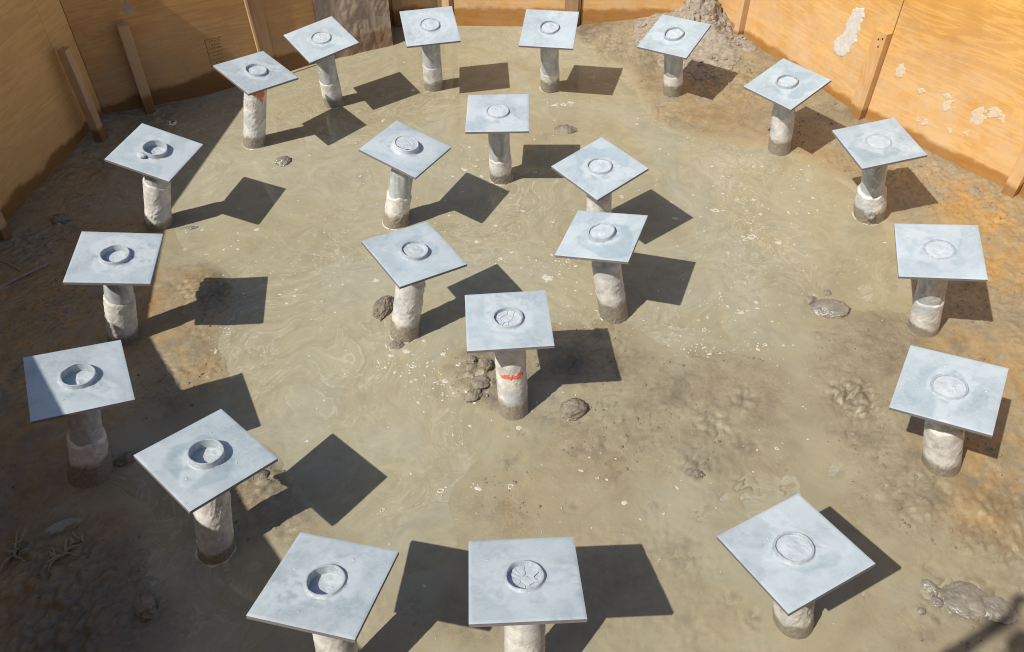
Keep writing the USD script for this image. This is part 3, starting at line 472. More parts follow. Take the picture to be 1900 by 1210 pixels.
batten(tk, A, u, n, 0.10, 0.115, 0.05, -0.1, 1.9, 'timber'); batten(tk, A, u, n, 0.60, 0.13, 0.045, -0.1, 1.9, 'timber_light')
batten(tk, A, u, n, 2.005, 0.15, 0.05, -0.1, 1.9, 'timber_brown')
wall('plywood_wall', 'narrow plywood return in the right back corner behind the mud mound', 'plywood_orange', ring[4], ring[5], [0, 1.0], seed=5)
tr, A, u, n, ln = wall('plywood_wall', 'sunlit orange plywood wall at the back right with a pale cement smear', 'plywood_orange', ring[5], ring[6], [0, 1.0], seed=6, jog=[0.0])
RW = (tr, A, u, n, ln)
batten(tr, A, u, n, 0.665, 0.075, 0.08, -0.1, 1.9, 'timber_orange'); batten(tr, A, u, n, ln - 0.145, 0.14, 0.062, -0.1, 0.93, 'timber_orange')
tg, A, u, n, ln = wall('plywood_wall', 'sunlit orange plywood wall at the right edge with pale mud splashes', 'plywood_orange', ring[6], ring[7], [0, 1.0], seed=7)
RG = (tg, A, u, n, ln)
batten(tg, A, u, n, ln - 0.10, 0.10, 0.085, -0.1, 0.75, 'timber_orange')
for i in range(7, len(ring)):
    wall('plywood_wall', 'plywood wall closing the pit outside the picture', 'plywood_orange', ring[i], ring[(i + 1) % len(ring)], [0, 1.0], seed=10 + i)

def smear(w, s, z, pts_, name='cement_smear', mat='cement_smear', proud=0.006, res=34, seed=0, wobk=0.06):
    """A thin trowelled patch with a ragged outline on a wall: pts_ outline in metres (along, up)."""
    t, A, u, n, ln = w
    poly = Polygon(pts_); x0, y0, x1, y1 = poly.bounds
    gx, gy = np.meshgrid(np.linspace(x0 - .02, x1 + .02, res), np.linspace(y0 - .02, y1 + .02, res * 2), indexing='xy')
    P = np.stack([gx.ravel(), gy.ravel(), 0 * gx.ravel() + seed], 1)
    from shapely import contains_xy
    wob = (fbm(P * [30, 16, 1], 4, seed) - 0.5) * wobk
    ins = contains_xy(poly.buffer(0), gx.ravel() + wob, gy.ravel() + wob * 0.8)
    h = proud * (0.4 + fbm(P * [40, 12, 1], 3, seed + 3)) * ins - 0.002 * (~ins)
    v = A + u * (s + P[:, :1]) + np.array([0, 0, 1.0]) * (z + P[:, 1:2]) - n * h[:, None]
    f = grid_faces(res * 2, res); keep = ins[f].sum(1) >= 1; f = f[keep]
    used_, inv = np.unique(f, return_inverse=True)
    obj(name, (v[used_], inv.reshape(-1, 4)), mat, t, local=A)
smear(RW, 2.03, 0.70, [(-0.02, 0.0), (-0.10, -0.12), (-0.04, -0.2), (0.07, -0.18), (0.15, 0.0), (0.155, 0.2), (0.12, 0.3), (0.01, 0.26), (-0.01, 0.1)], seed=2)
rs = random.Random(8)
for s, z, r in ((0.40, 0.57, 0.05), (0.48, 0.33, 0.035), (0.78, 0.40, 0.06), (0.86, 0.47, 0.07), (0.72, 0.55, 0.045), (0.90, 0.36, 0.05), (0.18, 0.62, 0.06), (0.22, 0.66, 0.05), (0.62, 0.6, 0.04), (0.95, 0.62, 0.04), (1.06, 0.68, 0.06), (1.09, 0.52, 0.07), (1.0, 0.56, 0.05), (0.52, 0.30, 0.05)):
    for k in range(1):
        r2 = r * rs.uniform(0.4, 1.0); ds, dz_ = rs.gauss(0, r * 0.6), rs.gauss(0, r * 0.7)
        smear(RG, s + ds, z + dz_, [(r2 * math.cos(a) * rs.uniform(0.4, 1.3), r2 * math.sin(a) * rs.uniform(0.5, 1.7)) for a in np.linspace(0, 2 * PI, 11)[:-1]], name='mud_splash', mat='wall_splash', res=26, seed=rs.randrange(99), proud=0.0016, wobk=0.07)

# faded printed stamp and two grey dabs on the back left wall, nails in the battens
t_, A_, u_, n_ = tb, np.array([*ring[1], 0.0]), np.array([ring[2][0] - ring[1][0], ring[2][1] - ring[1][1], 0.0]), None
u_ /= np.linalg.norm(u_); n_ = np.cross(u_, [0, 0, 1.0]); n_ = n_ if n_[:2] @ (A_[:2] - CEN) > 0 else -n_
rs = random.Random(12); dash = []
def ink(s, z, w, h): dash.append(box(A_ + u_ * s + [0, 0, z] - n_ * 0.0012, u_ * w, [0, 0, h], n_ * 0.001)[0])
SX, SZ, SW, SH = (1.08, 0.25, 0.16, 0.29)
ink(SX, SZ, 0.006, SH); ink(SX, SZ + SH, SW, 0.006)
for r_ in range(7):
    zz_ = SZ + SH * (0.9 - r_ * 0.125)
    if r_ in (3, 5): ink(SX + 0.01, zz_, SW * 0.9, 0.005); continue
    k_ = SX + SW * rs.uniform(.15, .35)
    while k_ < SX + SW * 0.85: w_ = rs.uniform(0.006, 0.02); ink(k_, zz_, w_, 0.012); k_ += w_ + 0.008
obj('printed_stamp', cat_meshes(dash), 'ink', tb, local=A_)
TB = (tb, A_, u_, n_, 0)
for s_, z_, a_ in ((0.52, 1.10, 1.0), (0.50, 0.99, 1.2)):
    smear(TB, s_, z_, [(0.03 * math.cos(q_) * a_, 0.04 * math.sin(q_)) for q_ in np.linspace(0, 2 * PI, 12)[:-1]], name='grey_dab', mat='grey_dab', proud=0.002, res=18, seed=int(s_ * 100), wobk=0.03)
def nail(w, s, z, proud):
    t, A, u, n, ln = w; o = A + u * s + [0, 0, z] - n * proud
    th = np.linspace(0, 2 * PI, 9)[:-1]; rim = o + np.outer(np.cos(th) * 0.009, u) + np.outer(np.sin(th) * 0.011, [0, 0, 1.0])
    obj('nail_hole', (np.vstack([rim, rim * 0 + o - n * 0.0015]), grid_faces(2, 8, True)), 'black_plastic', t, local=A)
for s_, z_ in ((0.11, 0.88), (0.07, 0.86), (0.09, 0.80)): nail(RW, np.linalg.norm(np.array(ring[6]) - np.array(ring[5])) - 0.145 + s_, z_, 0.0625)

# weathered board leaning in the gap at the back left
B0, B1 = np.array([-1.985, 8.04, -0.1]), np.array([-1.275, 8.42, -0.1])
t = thing('weathered_board', 'grey weathered rough board standing in front of the gap between the back walls', 'board', B0)
d = B1 - B0; nn = np.cross(d / np.linalg.norm(d), [0, 0, 1.0])
m, uv = box(B0, np.array([0.0, 0.03, 1.9]), d, -nn * 0.022 if nn[1] < 0 else nn * 0.022, uoff=2.2, bevel=0.002)
# a warped face: bow the board slightly and roughen it
obj('board', m, 'plywood_weathered', t, uv=uv, local=B0)
u_ = d / np.linalg.norm(d); nin = np.array([u_[1], -u_[0], 0])
gx, gz = np.meshgrid(np.linspace(0.006, np.linalg.norm(d) - 0.006, 60), np.linspace(0.02, 1.88, 150), indexing='xy')
P = np.stack([gx.ravel() * 9, 0 * gx.ravel(), gz.ravel() * 5], 1)
hh = 0.0035 + np.clip(fbm(P, 5, 61) - 0.42, 0, 1) * 0.05 + np.abs(fbm(P * [3, 1, .5] + 4, 3, 63) - .5) * 0.016
v = B0 + u_ * gx.ravel()[:, None] + np.array([0, 0.03 / 1.9, 1.0]) * gz.ravel()[:, None] + nin * hh[:, None]
obj('mud_crust', (v, grid_faces(150, 60)), 'plywood_weathered', t, uv=np.stack([gz.ravel(), gx.ravel()], 1), local=B0)

# lath leaning on the back left wall, stakes at the foot of the walls
def post(name, label, cat, base, top, w, h, mat, face=(0, -1), group=None):
    base, top = np.array(base, float), np.array(top, float); ax = top - base
    f = np.array([*face, 0.0]); f /= np.linalg.norm(f); s = np.cross(ax / np.linalg.norm(ax), f); s /= np.linalg.norm(s)
    f2 = np.cross(s, ax / np.linalg.norm(ax))
    t = thing(name, label, cat, base, group)
    m, uv = box(base - s * w / 2 - f2 * h / 2, ax, s * w, f2 * h, uoff=base[0] * 5, bevel=0.006)
    obj('shaft', m, mat, t, uv=uv, local=base)
    return t
wn2 = np.array([ring[1][1] - ring[2][1], ring[2][0] - ring[1][0]]) * -1.0
wn2 = np.array([0.546, -0.837])
post('lath', 'thin pale lath upright against the back left wall beside a brown batten', 'lath', (-2.475, 7.62, -0.1), (-2.53, 7.60, 1.7), 0.028, 0.016, 'timber_light', wn2)
post('timber_stake', 'squared stake driven in at the far end of the left wall, its foot damp', 'stake', (-3.72, 6.45, -0.2), (-3.765, 6.50, 0.93), 0.09, 0.08, 'timber', (0.99, -0.13), 'stakes at the foot of the walls')
post('timber_stake', 'squared stake in front of the back left wall, nail holes near its top', 'stake', (-3.46, 6.99, -0.2), (-3.455, 7.01, 0.90), 0.095, 0.08, 'timber', wn2, 'stakes at the foot of the walls')
post('timber_stake', 'muddy stake at the left edge against the near end of the left wall', 'stake', (-3.99, 5.04, -0.2), (-4.01, 5.10, 0.85), 0.10, 0.085, 'timber', (0.99, -0.13), 'stakes at the foot of the walls')

# ------------------------------------------------------------------ battered piles with square bearing plates
SIDE, TH = 0.50, 0.021
def lathe(o, e, f, a, prof, nt=64, wob=None):
    """prof: (radius, height) rows revolved about the axis a through o; wob(theta, k) adds to the radius."""
    th = np.linspace(0, 2 * PI, nt, endpoint=False); R = []
    for k, (r, h) in enumerate(prof):
        rr = r + (wob(th, k) if wob is not None else 0)
        R.append(o + np.outer(np.cos(th) * rr, e) + np.outer(np.sin(th) * rr, f) + a * np.broadcast_to(np.asarray(h), th.shape)[:, None])
    return np.vstack(R), grid_faces(len(prof), nt, True)

SPEC = {  # collar height, grout level below the rim, cracked, skin height (fraction of the pipe), skin radius, roughness, wash seed and reach
    'A': (.022, .020, 0, 1.00, .094, .0035, .17), 'B': (.016, .010, 0, .40, .0925, .0012, .14), 'C': (.020, .010, 0, .42, .0925, .001, .20), 'D': (.022, .022, 0, .34, .0925, .001, .13), 'E': (.030, .026, 0, .42, .0925, .0012, .13),
    'F': (.028, .026, 0, .60, .095, .003, .13), 'G': (.004, .001, 0, .40, .106, .004, .17), 'H': (.008, .005, 0, .45, .095, .002, .14), 'I': (.012, .009, 0, .62, .103, .002, .15), 'J': (.018, .014, 0, 1.00, .096, .004, .16),
    'K': (.016, .026, 1, 1.00, .095, .003, .19), 'L': (.014, .050, 0, 1.00, .095, .0015, .17), 'M': (.040, .060, 0, 1.00, .095, .004, .13), 'N': (.030, .056, 0, .42, .102, .004, .15), 'O': (.027, .046, 0, .55, .097, .004, .19), 'P': (.036, .056, 0, .62, .098, .006, .15),
    'Q': (.045, .000, 0, .42, .096, .003, .20), 'R': (.018, .004, 0, .36, .0925, .003, .14), 'S': (.018, .014, 0, .70, .094, .002, .15), 'T': (.034, .012, 0, .70, .098, .003, .14), 'U': (.028, .018, 0, 1.00, .096, .005, .14), 'V': (.020, .022, 1, .86, .094, .0025, .18)}
LABEL = {
    'A': 'rough white pile with red paint under its corner, nearest the brown back left wall', 'B': 'smooth grey pile in the water in front of the leaning weathered board',
    'C': 'left one of two piles before the back wall, low full collar ringed by wash', 'D': 'right one of the two piles before the back wall, its collar dipped and shadowed',
    'E': 'smooth steel pile standing in front of the cracked mud mound, tall clean collar', 'F': 'pile before the back right plywood wall, open collar on a corner-turned plate',
    'G': 'pile with a bulging foot and a round stub, flush collar, plate tilted to the right', 'H': 'upper of two piles at the right edge, square plate over a straight banded pipe',
    'I': 'lower of two piles at the right edge, broad cream foot under a wide flush collar', 'J': 'foreground pile at the lower right, diamond-turned plate with a scraped streak',
    'K': 'foreground pile in the middle of the bottom row, cracked grout in its collar', 'L': 'foreground pile at the lower left, deep crescent of shade inside its collar',
    'M': 'pile with a diamond-turned plate and a tall collar, its rough pipe half in shade', 'N': 'leftmost pile, its plate half covered by the shade of the wall',
    'O': 'pile with a grout-splashed plate casting its shade on the cracked mud at the left', 'P': 'pile nearest the left wall, deep collar with a lump of grout on its rim',
    'Q': 'inner pile with a solid raised disc of grout on a corner-turned plate', 'R': 'rearmost of the six inner piles, dark upper pipe under a square-on plate',
    'S': 'inner pile whose pipe is hidden by the plate in front, thin collar on diamond-turned plate', 'T': 'leaning inner pile with its plate overlapping the one behind, tall collar',
    'U': 'inner pile with an all-white rough pipe beside the long grey clod', 'V': 'front inner pile with an orange paint band on its pipe, cracked grout in collar'}

def make_pile(key, seed):
    X, Y, Z, yaw, tx, ty, lx, ly = PILES[key]
    ring_h, gl, cracked, sk, skr, rough, wash = SPEC[key]
    c = np.array([X, Y, Z]); base = np.array([X + lx * Z, Y + ly * Z, 0.0])
    t = thing('foundation_pile', LABEL[key], 'pile', base, 'inner ring of piles' if key in 'QRSTUV' else 'outer ring of piles')
    add = lambda name, mesh, mat, **k: obj(name, mesh, mat, k.pop('parent', t), local=base, **k)
    nrm = np.array([-tx, -ty, 1.0]); nrm /= np.linalg.norm(nrm)
    e1 = np.array([math.cos(yaw), math.sin(yaw), tx * math.cos(yaw) + ty * math.sin(yaw)]); e1 /= np.linalg.norm(e1); e2 = np.cross(nrm, e1)
    rg = random.Random(seed)
    # plate: top sheet with a grout wash in relief, chamfered rim, sawn sides and underside
    nT = 58; h = SIDE / 2; gx, gy = np.meshgrid(np.linspace(-h, h, nT), np.linspace(-h, h, nT), indexing='xy'); x, y = gx.ravel(), gy.ravel()
    P = np.stack([x, y, 0 * x + seed * 3.7], 1); r = np.hypot(x, y)
    wv = fbm(P * 7, 4, seed); wf = fbm(P * 28 + 2, 4, seed + 1)
    ang = np.arctan2(y, x); streak = 0.05 * np.exp(-((ang - rg.uniform(-3, 3)) / 0.35) ** 2)
    w = np.clip((wash + streak * 3 + (wv - 0.5) * 0.22 - r) / 0.035, 0, 1) * np.clip((wf - 0.33) * 5, 0, 1)
    far = np.clip((fbm(P * 5 + 8, 4, seed + 2) - 0.57) * 14, 0, 1) * 0.55
    w = np.maximum(w, far); w[r < 0.088] = 0
    dz = w * 0.0016 + np.clip(wf - 0.5, 0, 1) * w * 0.006 * np.exp(-np.clip(r - 0.09, 0, 1) / 0.03)
    ox, oy = rg.uniform(-.05, .05), rg.uniform(-.05, .05); rs_ = rg.uniform(.10, .19)
    stain = np.clip((rs_ + (fbm(P * 5 + 31, 4, seed + 12) - 0.5) * 0.24 - np.hypot(x - ox, y - oy)) / 0.010, 0, 1) * rg.uniform(0.35, 1.0)
    edge = np.maximum(np.abs(x), np.abs(y)) > h - 1e-6
    dz = np.where(edge, -0.0022, dz)
    bend = (fbm(P * 2, 2, seed + 5) - 0.5) * 0.004
    top = c + np.outer(x, e1) + np.outer(y, e2) + np.outer(dz + bend * ~edge, nrm)
    gf = grid_faces(nT, nT); gf = gf[(r[gf] > 0.0815).all(1)]
    m1 = (top, gf)
    per = [(i, 0) for i in range(nT)]
    ring_i = [j for j in range(nT)] + [i * nT + nT - 1 for i in range(1, nT)] + [(nT - 1) * nT + j for j in range(nT - 2, -1, -1)] + [i * nT for i in range(nT - 2, 0, -1)]
    ringv = top[ring_i]; pts = [ringv]
    nick = (fbm(np.stack([x[ring_i] * 18, y[ring_i] * 18, 0 * x[ring_i] + seed], 1), 3, 7) - 0.5) * (0.004 if key not in 'EGK' else 0.009)
    inward = -(np.outer(x[ring_i], e1) + np.outer(y[ring_i], e2)); inward /= np.linalg.norm(inward, axis=1)[:, None]
    sides = []
    for i0, i1 in ((0, nT - 1), (nT - 1, 2 * nT - 2), (2 * nT - 2, 3 * nT - 3), (3 * nT - 3, 4 * nT - 4)):
        idx = [k % len(ring_i) for k in range(i0, i1 + 1)]
        a_ = ringv[idx]; b_ = a_ - nrm * (TH - 0.003) ; b_ = b_ + nrm * (nick[idx] * 0.5)[:, None]
        m_ = a_ * 0.5 + b_ * 0.5 + inward[idx] * np.abs(nick[idx])[:, None] * 0.5
        sides.append((np.vstack([b_, m_, a_]), grid_faces(3, len(idx))))
    tb = np.linspace(0, 2 * PI, 64, endpoint=False) + PI / 4; k_ = h / np.maximum(np.abs(np.cos(tb)), np.abs(np.sin(tb)))
    lev_ = lambda rad: c - nrm * TH + np.outer(np.cos(tb) * rad, e1) + np.outer(np.sin(tb) * rad, e2)
    bot = np.vstack([lev_(k_), lev_(np.full(64, 0.083))])
    mm = cat_meshes([m1] + sides + [(bot, grid_faces(2, 64, True)[:, ::-1])])
    nrim = sum(len(s[0]) for s in sides) + 128
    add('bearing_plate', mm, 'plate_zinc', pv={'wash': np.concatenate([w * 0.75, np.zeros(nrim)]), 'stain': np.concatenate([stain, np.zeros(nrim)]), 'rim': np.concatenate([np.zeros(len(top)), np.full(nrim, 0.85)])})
    # pipe
    ax = c - base; ln = np.linalg.norm(ax); a = ax / ln; e, f, _ = frame(a)
    rp = 0.0885
    add('pipe', lathe(base, e, f, a, [(rp, s) for s in np.linspace(-0.3, ln - TH * 0.9, 12)], 56), 'pipe_galvanised')
    # grout skin with a ragged upper lip
    ns, nt = 60, 84; th = np.linspace(0, 2 * PI, nt, endpoint=False)
    full = sk >= 0.99

    lip = (ln - TH - 0.004) * np.ones(nt) if full else sk * ln + (fbm(np.stack([np.cos(th) * 1.5, np.sin(th) * 1.5, 0 * th + seed], 1), 3, seed) - 0.5) * (0.02 if rough < .002 else 0.05)
    tt = np.linspace(0, 1, ns)[:, None]; s = -0.3 + (lip[None, :] + 0.3) * tt
    q = np.stack([np.cos(th)[None] * 2.2 + 0 * s, np.sin(th)[None] * 2.2 + 0 * s, s * 11], -1).reshape(-1, 3)
    big = (fbm(q + seed, 3, seed + 3) - 0.5).reshape(s.shape); fine = (fbm(q * 4.5 + seed, 4, seed + 4) - 0.45).reshape(s.shape)
    craggy = np.clip((fbm(q * 0.55 + seed * 1.3, 2, seed + 6) - 0.45).reshape(s.shape) * 6, 0, 1)
    rr = skr + big * (0.0015 + rough * 0.9) + np.clip(fine, 0, 1) * rough * 5.0 * (0.25 + craggy)
    foot = np.clip(1 - s / 0.22, 0, 1)
    rr = rr + foot * 0.004
    if key == 'G': rr = rr + 0.012 * np.exp(-((s - 0.13) / 0.10) ** 2)
    if key == 'N': rr = rr + 0.022 * foot
    rr[-1] = rp - 0.002; rr[-2] = np.minimum(rr[-2], rr[-3])
    v = base + (rr * np.cos(th)).reshape(-1, 1) * e + (rr * np.sin(th)).reshape(-1, 1) * f + s.reshape(-1, 1) * a
    add('grout_skin', (v, grid_faces(ns, nt, True)), 'grout_skin')
    # collar: the pipe end standing through the plate
    wob = lambda th, k: 0.0011 * np.sin(2 * th + seed) + 0.0008 * np.sin(5 * th + seed * 2) + 0.0004 * np.sin(13 * th + k)
    chip = np.array([0.0] * 64); k0 = rg.randrange(64)
    thc = np.linspace(0, 2 * PI, 64, endpoint=False)
    top_var = ring_h + (fbm(np.stack([np.cos(thc), np.sin(thc), 0 * thc + seed], 1) * 1.4, 3, seed + 11) - 0.5) * min(0.016, ring_h * 0.75)
    ro, ri = 0.0895, 0.0805; lo = min(-0.004, ring_h - gl - 0.02)
    wd1 = 0.012 + 0.03 * np.clip(fbm(np.stack([np.cos(thc), np.sin(thc), 0 * thc + seed], 1) * 2.5, 4, seed + 21) - 0.45, 0, 1)
    prof = [(ro + wd1, -0.002), (ro + 0.35 * wd1, 0.0035), (ro + 0.0005, 0.006 if ring_h > 0.012 else 0.003), (ro, top_var - 0.0015), (ro - 0.0018, top_var), (ri + 0.0015, top_var), (ri, top_var - 0.0015), (ri, lo)]
    if key == 'Q': prof = [(ro + 0.03, -0.002), (ro + 0.012, 0.006), (ro + 0.004, 0.016), (ro + 0.003, top_var - 0.006), (ro + 0.004, top_var - 0.003), (ro, top_var), (ri, top_var), (ri, lo)]
    add('collar', lathe(c, e1, e2, nrm, prof, 64, wob), 'collar_steel' if key != 'Q' else 'grout_pale')
    lvl = ring_h - gl
    if cracked:
        pr = random.Random(seed + 1)
        pp = MultiPoint([(pr.gauss(0, 1) * 0.05, pr.gauss(0, 1) * 0.05) for _ in range(4)] + [(0.062 * math.cos(k * 0.62 + pr.uniform(-.2, .2)), 0.062 * math.sin(k * 0.62 + pr.uniform(-.2, .2))) for k in range(10)])
        disc = Point(0, 0).buffer(ri + 0.001, 24)
        add('grout_bed', lathe(c, e1, e2, nrm, [(ri + 0.001, lvl - 0.010), (0.0004, lvl - 0.010)], 48), 'grout_pale')
        for g in voronoi_diagram(pp, Point(0, 0).buffer(0.3)).geoms:
            g = g.intersection(disc).buffer(-0.0005 - pr.uniform(0, 0.0008), join_style=1)
            if g.is_empty or g.geom_type != 'Polygon' or g.area < 1e-5: continue
            q = np.array(g.exterior.coords)[:-1]; k = len(q); cc = q.mean(0)
            tz = pr.uniform(-0.003, 0.003); sl = np.array([pr.uniform(-.05, .05), pr.uniform(-.05, .05)])
            zt = lvl + tz + (q - cc) @ sl
            lev = lambda xy, z: c + np.outer(xy[:, 0], e1) + np.outer(xy[:, 1], e2) + np.outer(z, nrm)
            q2 = cc + (q - cc) * 0.94
            vv = np.vstack([lev(q, np.full(k, lvl - 0.0105)), lev(q, zt - 0.001), lev(q2, zt), lev(cc[None], np.array([lvl + tz + 0.001]))])
            ff = list(map(list, grid_faces(3, k, True))); tri = [[2 * k + i, 2 * k + (i + 1) % k, 3 * k] for i in range(k)]
            fq = np.array(ff); fq = np.vstack([fq[:, [0, 1, 2]], fq[:, [0, 2, 3]], np.array(tri)])
            add('grout_piece', (vv, fq), 'grout_pale', smooth=False)
    else:
        nr = 14; rad = np.linspace(ri + 0.001, 0.0, nr); nt2 = 48; th2 = np.linspace(0, 2 * PI, nt2, endpoint=False)
        RR = rad[:, None] + 0 * th2; xx, yy = RR * np.cos(th2), RR * np.sin(th2)
        q = np.stack([xx.ravel(), yy.ravel(), 0 * xx.ravel() + seed], 1)
        zz = lvl + (fbm(q * 22, 4, seed) - 0.5) * 0.010 * (1 if key != 'Q' else 0.4) + (0.004 * (1 - RR / ri) ** 1).ravel() + np.clip(fbm(q * 45, 3, seed + 8) - 0.62, 0, 1) * 0.02
        vv = c + np.outer(xx.ravel(), e1) + np.outer(yy.ravel(), e2) + np.outer(zz, nrm)
        add('grout_fill', (vv, grid_faces(nr, nt2, True)), 'grout_pale')
    # spatters of grout that fell on the plate
    for k in range(rg.randint(2, 5)):
        aa, rad_ = rg.uniform(0, 2 * PI), rg.uniform(0.11, 0.21); sz = rg.uniform(0.0018, 0.005)
        bv, bf = blob((sz * rg.uniform(0.8, 2.4), sz, sz * 0.35), seed * 7 + k, sub=2)
        px, py = rad_ * math.cos(aa), rad_ * math.sin(aa)
        add('grout_crumb', (c + np.outer(bv[:, 0] + px, e1) + np.outer(bv[:, 1] + py, e2) + np.outer(bv[:, 2] + 0.001, nrm), bf), 'grout_pale')
    if key == 'P':
        bv, bf = blob((0.034, 0.027, 0.017), 5, sub=3); pc = np.array([-0.045, -0.105])
        add('grout_lump', (c + np.outer(bv[:, 0] + pc[0], e1) + np.outer(bv[:, 1] + pc[1], e2) + np.outer(bv[:, 2] + 0.018, nrm), bf), 'grout_pale')
    if key == 'T':
        pass
    # paint marks on the skin
    def paint(th0, th1, s0, s1, seed2, rpad):
        nu, nv = 40, 22; tu, sv = np.meshgrid(np.linspace(th0, th1, nu), np.linspace(s0, s1, nv), indexing='xy')
        q = np.stack([tu.ravel() * 6, sv.ravel() * 50, 0 * tu.ravel() + seed2], 1)
        uu = (tu.ravel() - th0) / (th1 - th0); vv_ = (sv.ravel() - s0) / (s1 - s0)
        inside = (0.9 - np.abs(vv_ - 0.5) * 2 - np.abs(uu - 0.5) ** 3 * 5 + (fbm(q * 1.6, 5, seed2) - 0.5) * 3.0) > 0.22
        it = (tu.ravel() / (2 * PI) * nt) % nt; isx = (sv.ravel() + 0.3) / (lip.mean() + 0.3) * (ns - 1)
        rad_ = map_coordinates(np.hstack([rr, rr[:, :1]]), [np.clip(isx, 0, ns - 3), it], order=1) + rpad
        v_ = base + (rad_ * np.cos(tu.ravel()))[:, None] * e + (rad_ * np.sin(tu.ravel()))[:, None] * f + sv.ravel()[:, None] * a
        ff = grid_faces(nv, nu); ff = ff[inside[ff].all(1)]; us, inv = np.unique(ff, return_inverse=True)
        add('paint_mark', (v_[us], inv.reshape(-1, 4)), 'paint_orange')
    if key == 'V': paint(-2.35, -0.55, 0.335, 0.39, 3, 0.0022)
    if key == 'A': paint(-1.15, -0.45, ln - 0.27, ln - 0.10, 4, 0.003); paint(-1.9, -0.8, ln - 0.19, ln - 0.14, 6, 0.003)
    if key == 'Q': paint(-1.1, -0.4, ln - 0.10, ln - 0.06, 5, 0.0165 - 0.006) if full else None
    if key == 'G':
        o_ = base + a * 0.085; dr = np.array([-0.28, -0.93, 0.22]); dr /= np.linalg.norm(dr); e_, f_, _ = frame(dr)
        add('pipe_stub', lathe(o_, e_, f_, dr, [(0.031, 0.05), (0.031, 0.148), (0.027, 0.152), (0.015, 0.152), (0.015, 0.144), (0.0003, 0.144)], 24), 'steel_stub')
    # scum line where the water meets the pile
    nt3 = 72; th3 = np.linspace(0, 2 * PI, nt3, endpoint=False)
    wv3 = fbm(np.stack([np.cos(th3), np.sin(th3), 0 * th3 + seed], 1) * 2.2, 4, seed)
    gz = 0.0 if mud_low(np.array([base[0]]), np.array([base[1]]))[0] < 0.0 else None
    if gz is not None:
        R0 = float(np.max(rr[int(0.3 / (lip.mean() + 0.3) * (ns - 1)) + 1])) - 0.006
        wd_ = np.clip(wv3 - 0.46, 0.0, 1) * 0.045
        prof_r = [R0 + 0 * wd_, R0 + 0.003 + wd_ * 0.4, R0 + 0.004 + wd_]
        hz = [0.005, 0.004 + 0.002 * (wd_ > 0.004), -0.001]
        vs = np.vstack([np.stack([base[0] + rr_ * np.cos(th3), base[1] + rr_ * np.sin(th3), np.full(nt3, z_) + (0.0 if np.isscalar(z_) else 0)], 1) for rr_, z_ in zip(prof_r, [np.full(nt3, .005), hz[1], np.full(nt3, -.001)])])
        add('scum_ring', (vs, grid_faces(3, nt3, True)), 'foam')
    return t

for i, k in enumerate(SPEC): make_pile(k, 11 + i * 5)

# ------------------------------------------------------------------ clods, mound, debris
def clod(name, label, x, y, size, rot, seed, mat='clod_mud', cat='clod', sink=0.35, group=None, tilt=0.0, amp=0.28, sub=5):
    v, f = blob(size, seed, sub=sub, amp=amp)
    v[:, 2] += v[:, 0] * tilt; v = turn(v, rot)
    z = max(float(mud_low(np.array([x]), np.array([y]))[0]), -0.012)
    o = (x, y, z + size[2] * (1 - 2 * sink) * 0.7)
    t = thing(name, label, cat, o, group)
    obj('lump', (v, f), mat, t)
    return t
clod('mud_clod', 'long grey clod lying in the water beside the white rough inner pile', -0.93, 4.30, (0.062, 0.125, 0.065), -18, 3)
clod('mud_clod', 'small pointed clod just below the foot of the white rough inner pile', -0.80, 3.94, (0.055, 0.045, 0.035), 20, 7, sink=0.45)
clod('mud_clod', 'rounded brown clod lying alone on smooth mud in front of the paint-banded pile', 0.40, 3.34, (0.088, 0.075, 0.065), 30, 4, amp=0.22)
clod('mud_clod', 'broad flat wet slab of mud in the open shallows at the right', 2.315, 4.27, (0.135, 0.095, 0.050), -8, 12, mat='clod_wet', amp=0.2)
clod('mud_clod', 'small clod at the upper left of the broad wet slab', 2.20, 4.365, (0.05, 0.04, 0.03), 10, 14)
clod('mud_clod', 'small chip of mud behind the broad wet slab', 2.345, 4.45, (0.035, 0.03, 0.022), 60, 15)
clod('mud_clod', 'pale-rimmed lump breaking the water right of the rearmost inner plate', 0.52, 6.70, (0.105, 0.075, 0.045), -15, 21, sink=0.5)
clod('mud_clod', 'lump barely breaking the water between the left wall and the raised-disc pile', -2.03, 6.18, (0.075, 0.065, 0.05), 40, 23, sink=0.4, mat='clod_wet')
clod('mud_clod', 'flat dark scrap beside the foot of the pile nearest the left wall', -2.61, 5.24, (0.08, 0.03, 0.018), 15, 25, mat='clod_wet', sink=0.3)
clod('mud_clod', 'largest of the shiny wet clods in the lower right corner', 2.40, 2.05, (0.125, 0.105, 0.032), 15, 31, mat='clod_wet', amp=0.3, sink=0.5)
clod('mud_clod', 'second largest shiny wet clod, right of the largest in the lower right corner', 2.55, 2.00, (0.10, 0.075, 0.028), -20, 33, mat='clod_wet', amp=0.3, sink=0.5)
clod('mud_clod', 'long wet clod left of the largest shiny one in the lower right corner', 2.24, 2.12, (0.035, 0.05, 0.03), 20, 35, mat='clod_wet')
clod('mud_clod', 'small wet clod below the long one in the lower right corner', 2.245, 2.04, (0.032, 0.03, 0.025), 0, 37, mat='clod_wet')
clod('mud_clod', 'tiny wet clod farthest left in the lower right corner group', 2.15, 1.995, (0.022, 0.02, 0.016), 0, 39, mat='clod_wet', sub=3)
clod('mud_clod', 'cracked clod nearest the pipe in the heap left of the paint-banded pile', -0.175, 3.70, (0.05, 0.055, 0.04), 10, 41)
clod('mud_clod', 'upper left clod of the heap left of the paint-banded pile', -0.27, 3.75, (0.04, 0.035, 0.03), 70, 43)
clod('mud_clod', 'lower clod of the heap left of the paint-banded pile', -0.25, 3.46, (0.065, 0.045, 0.03), 35, 45)
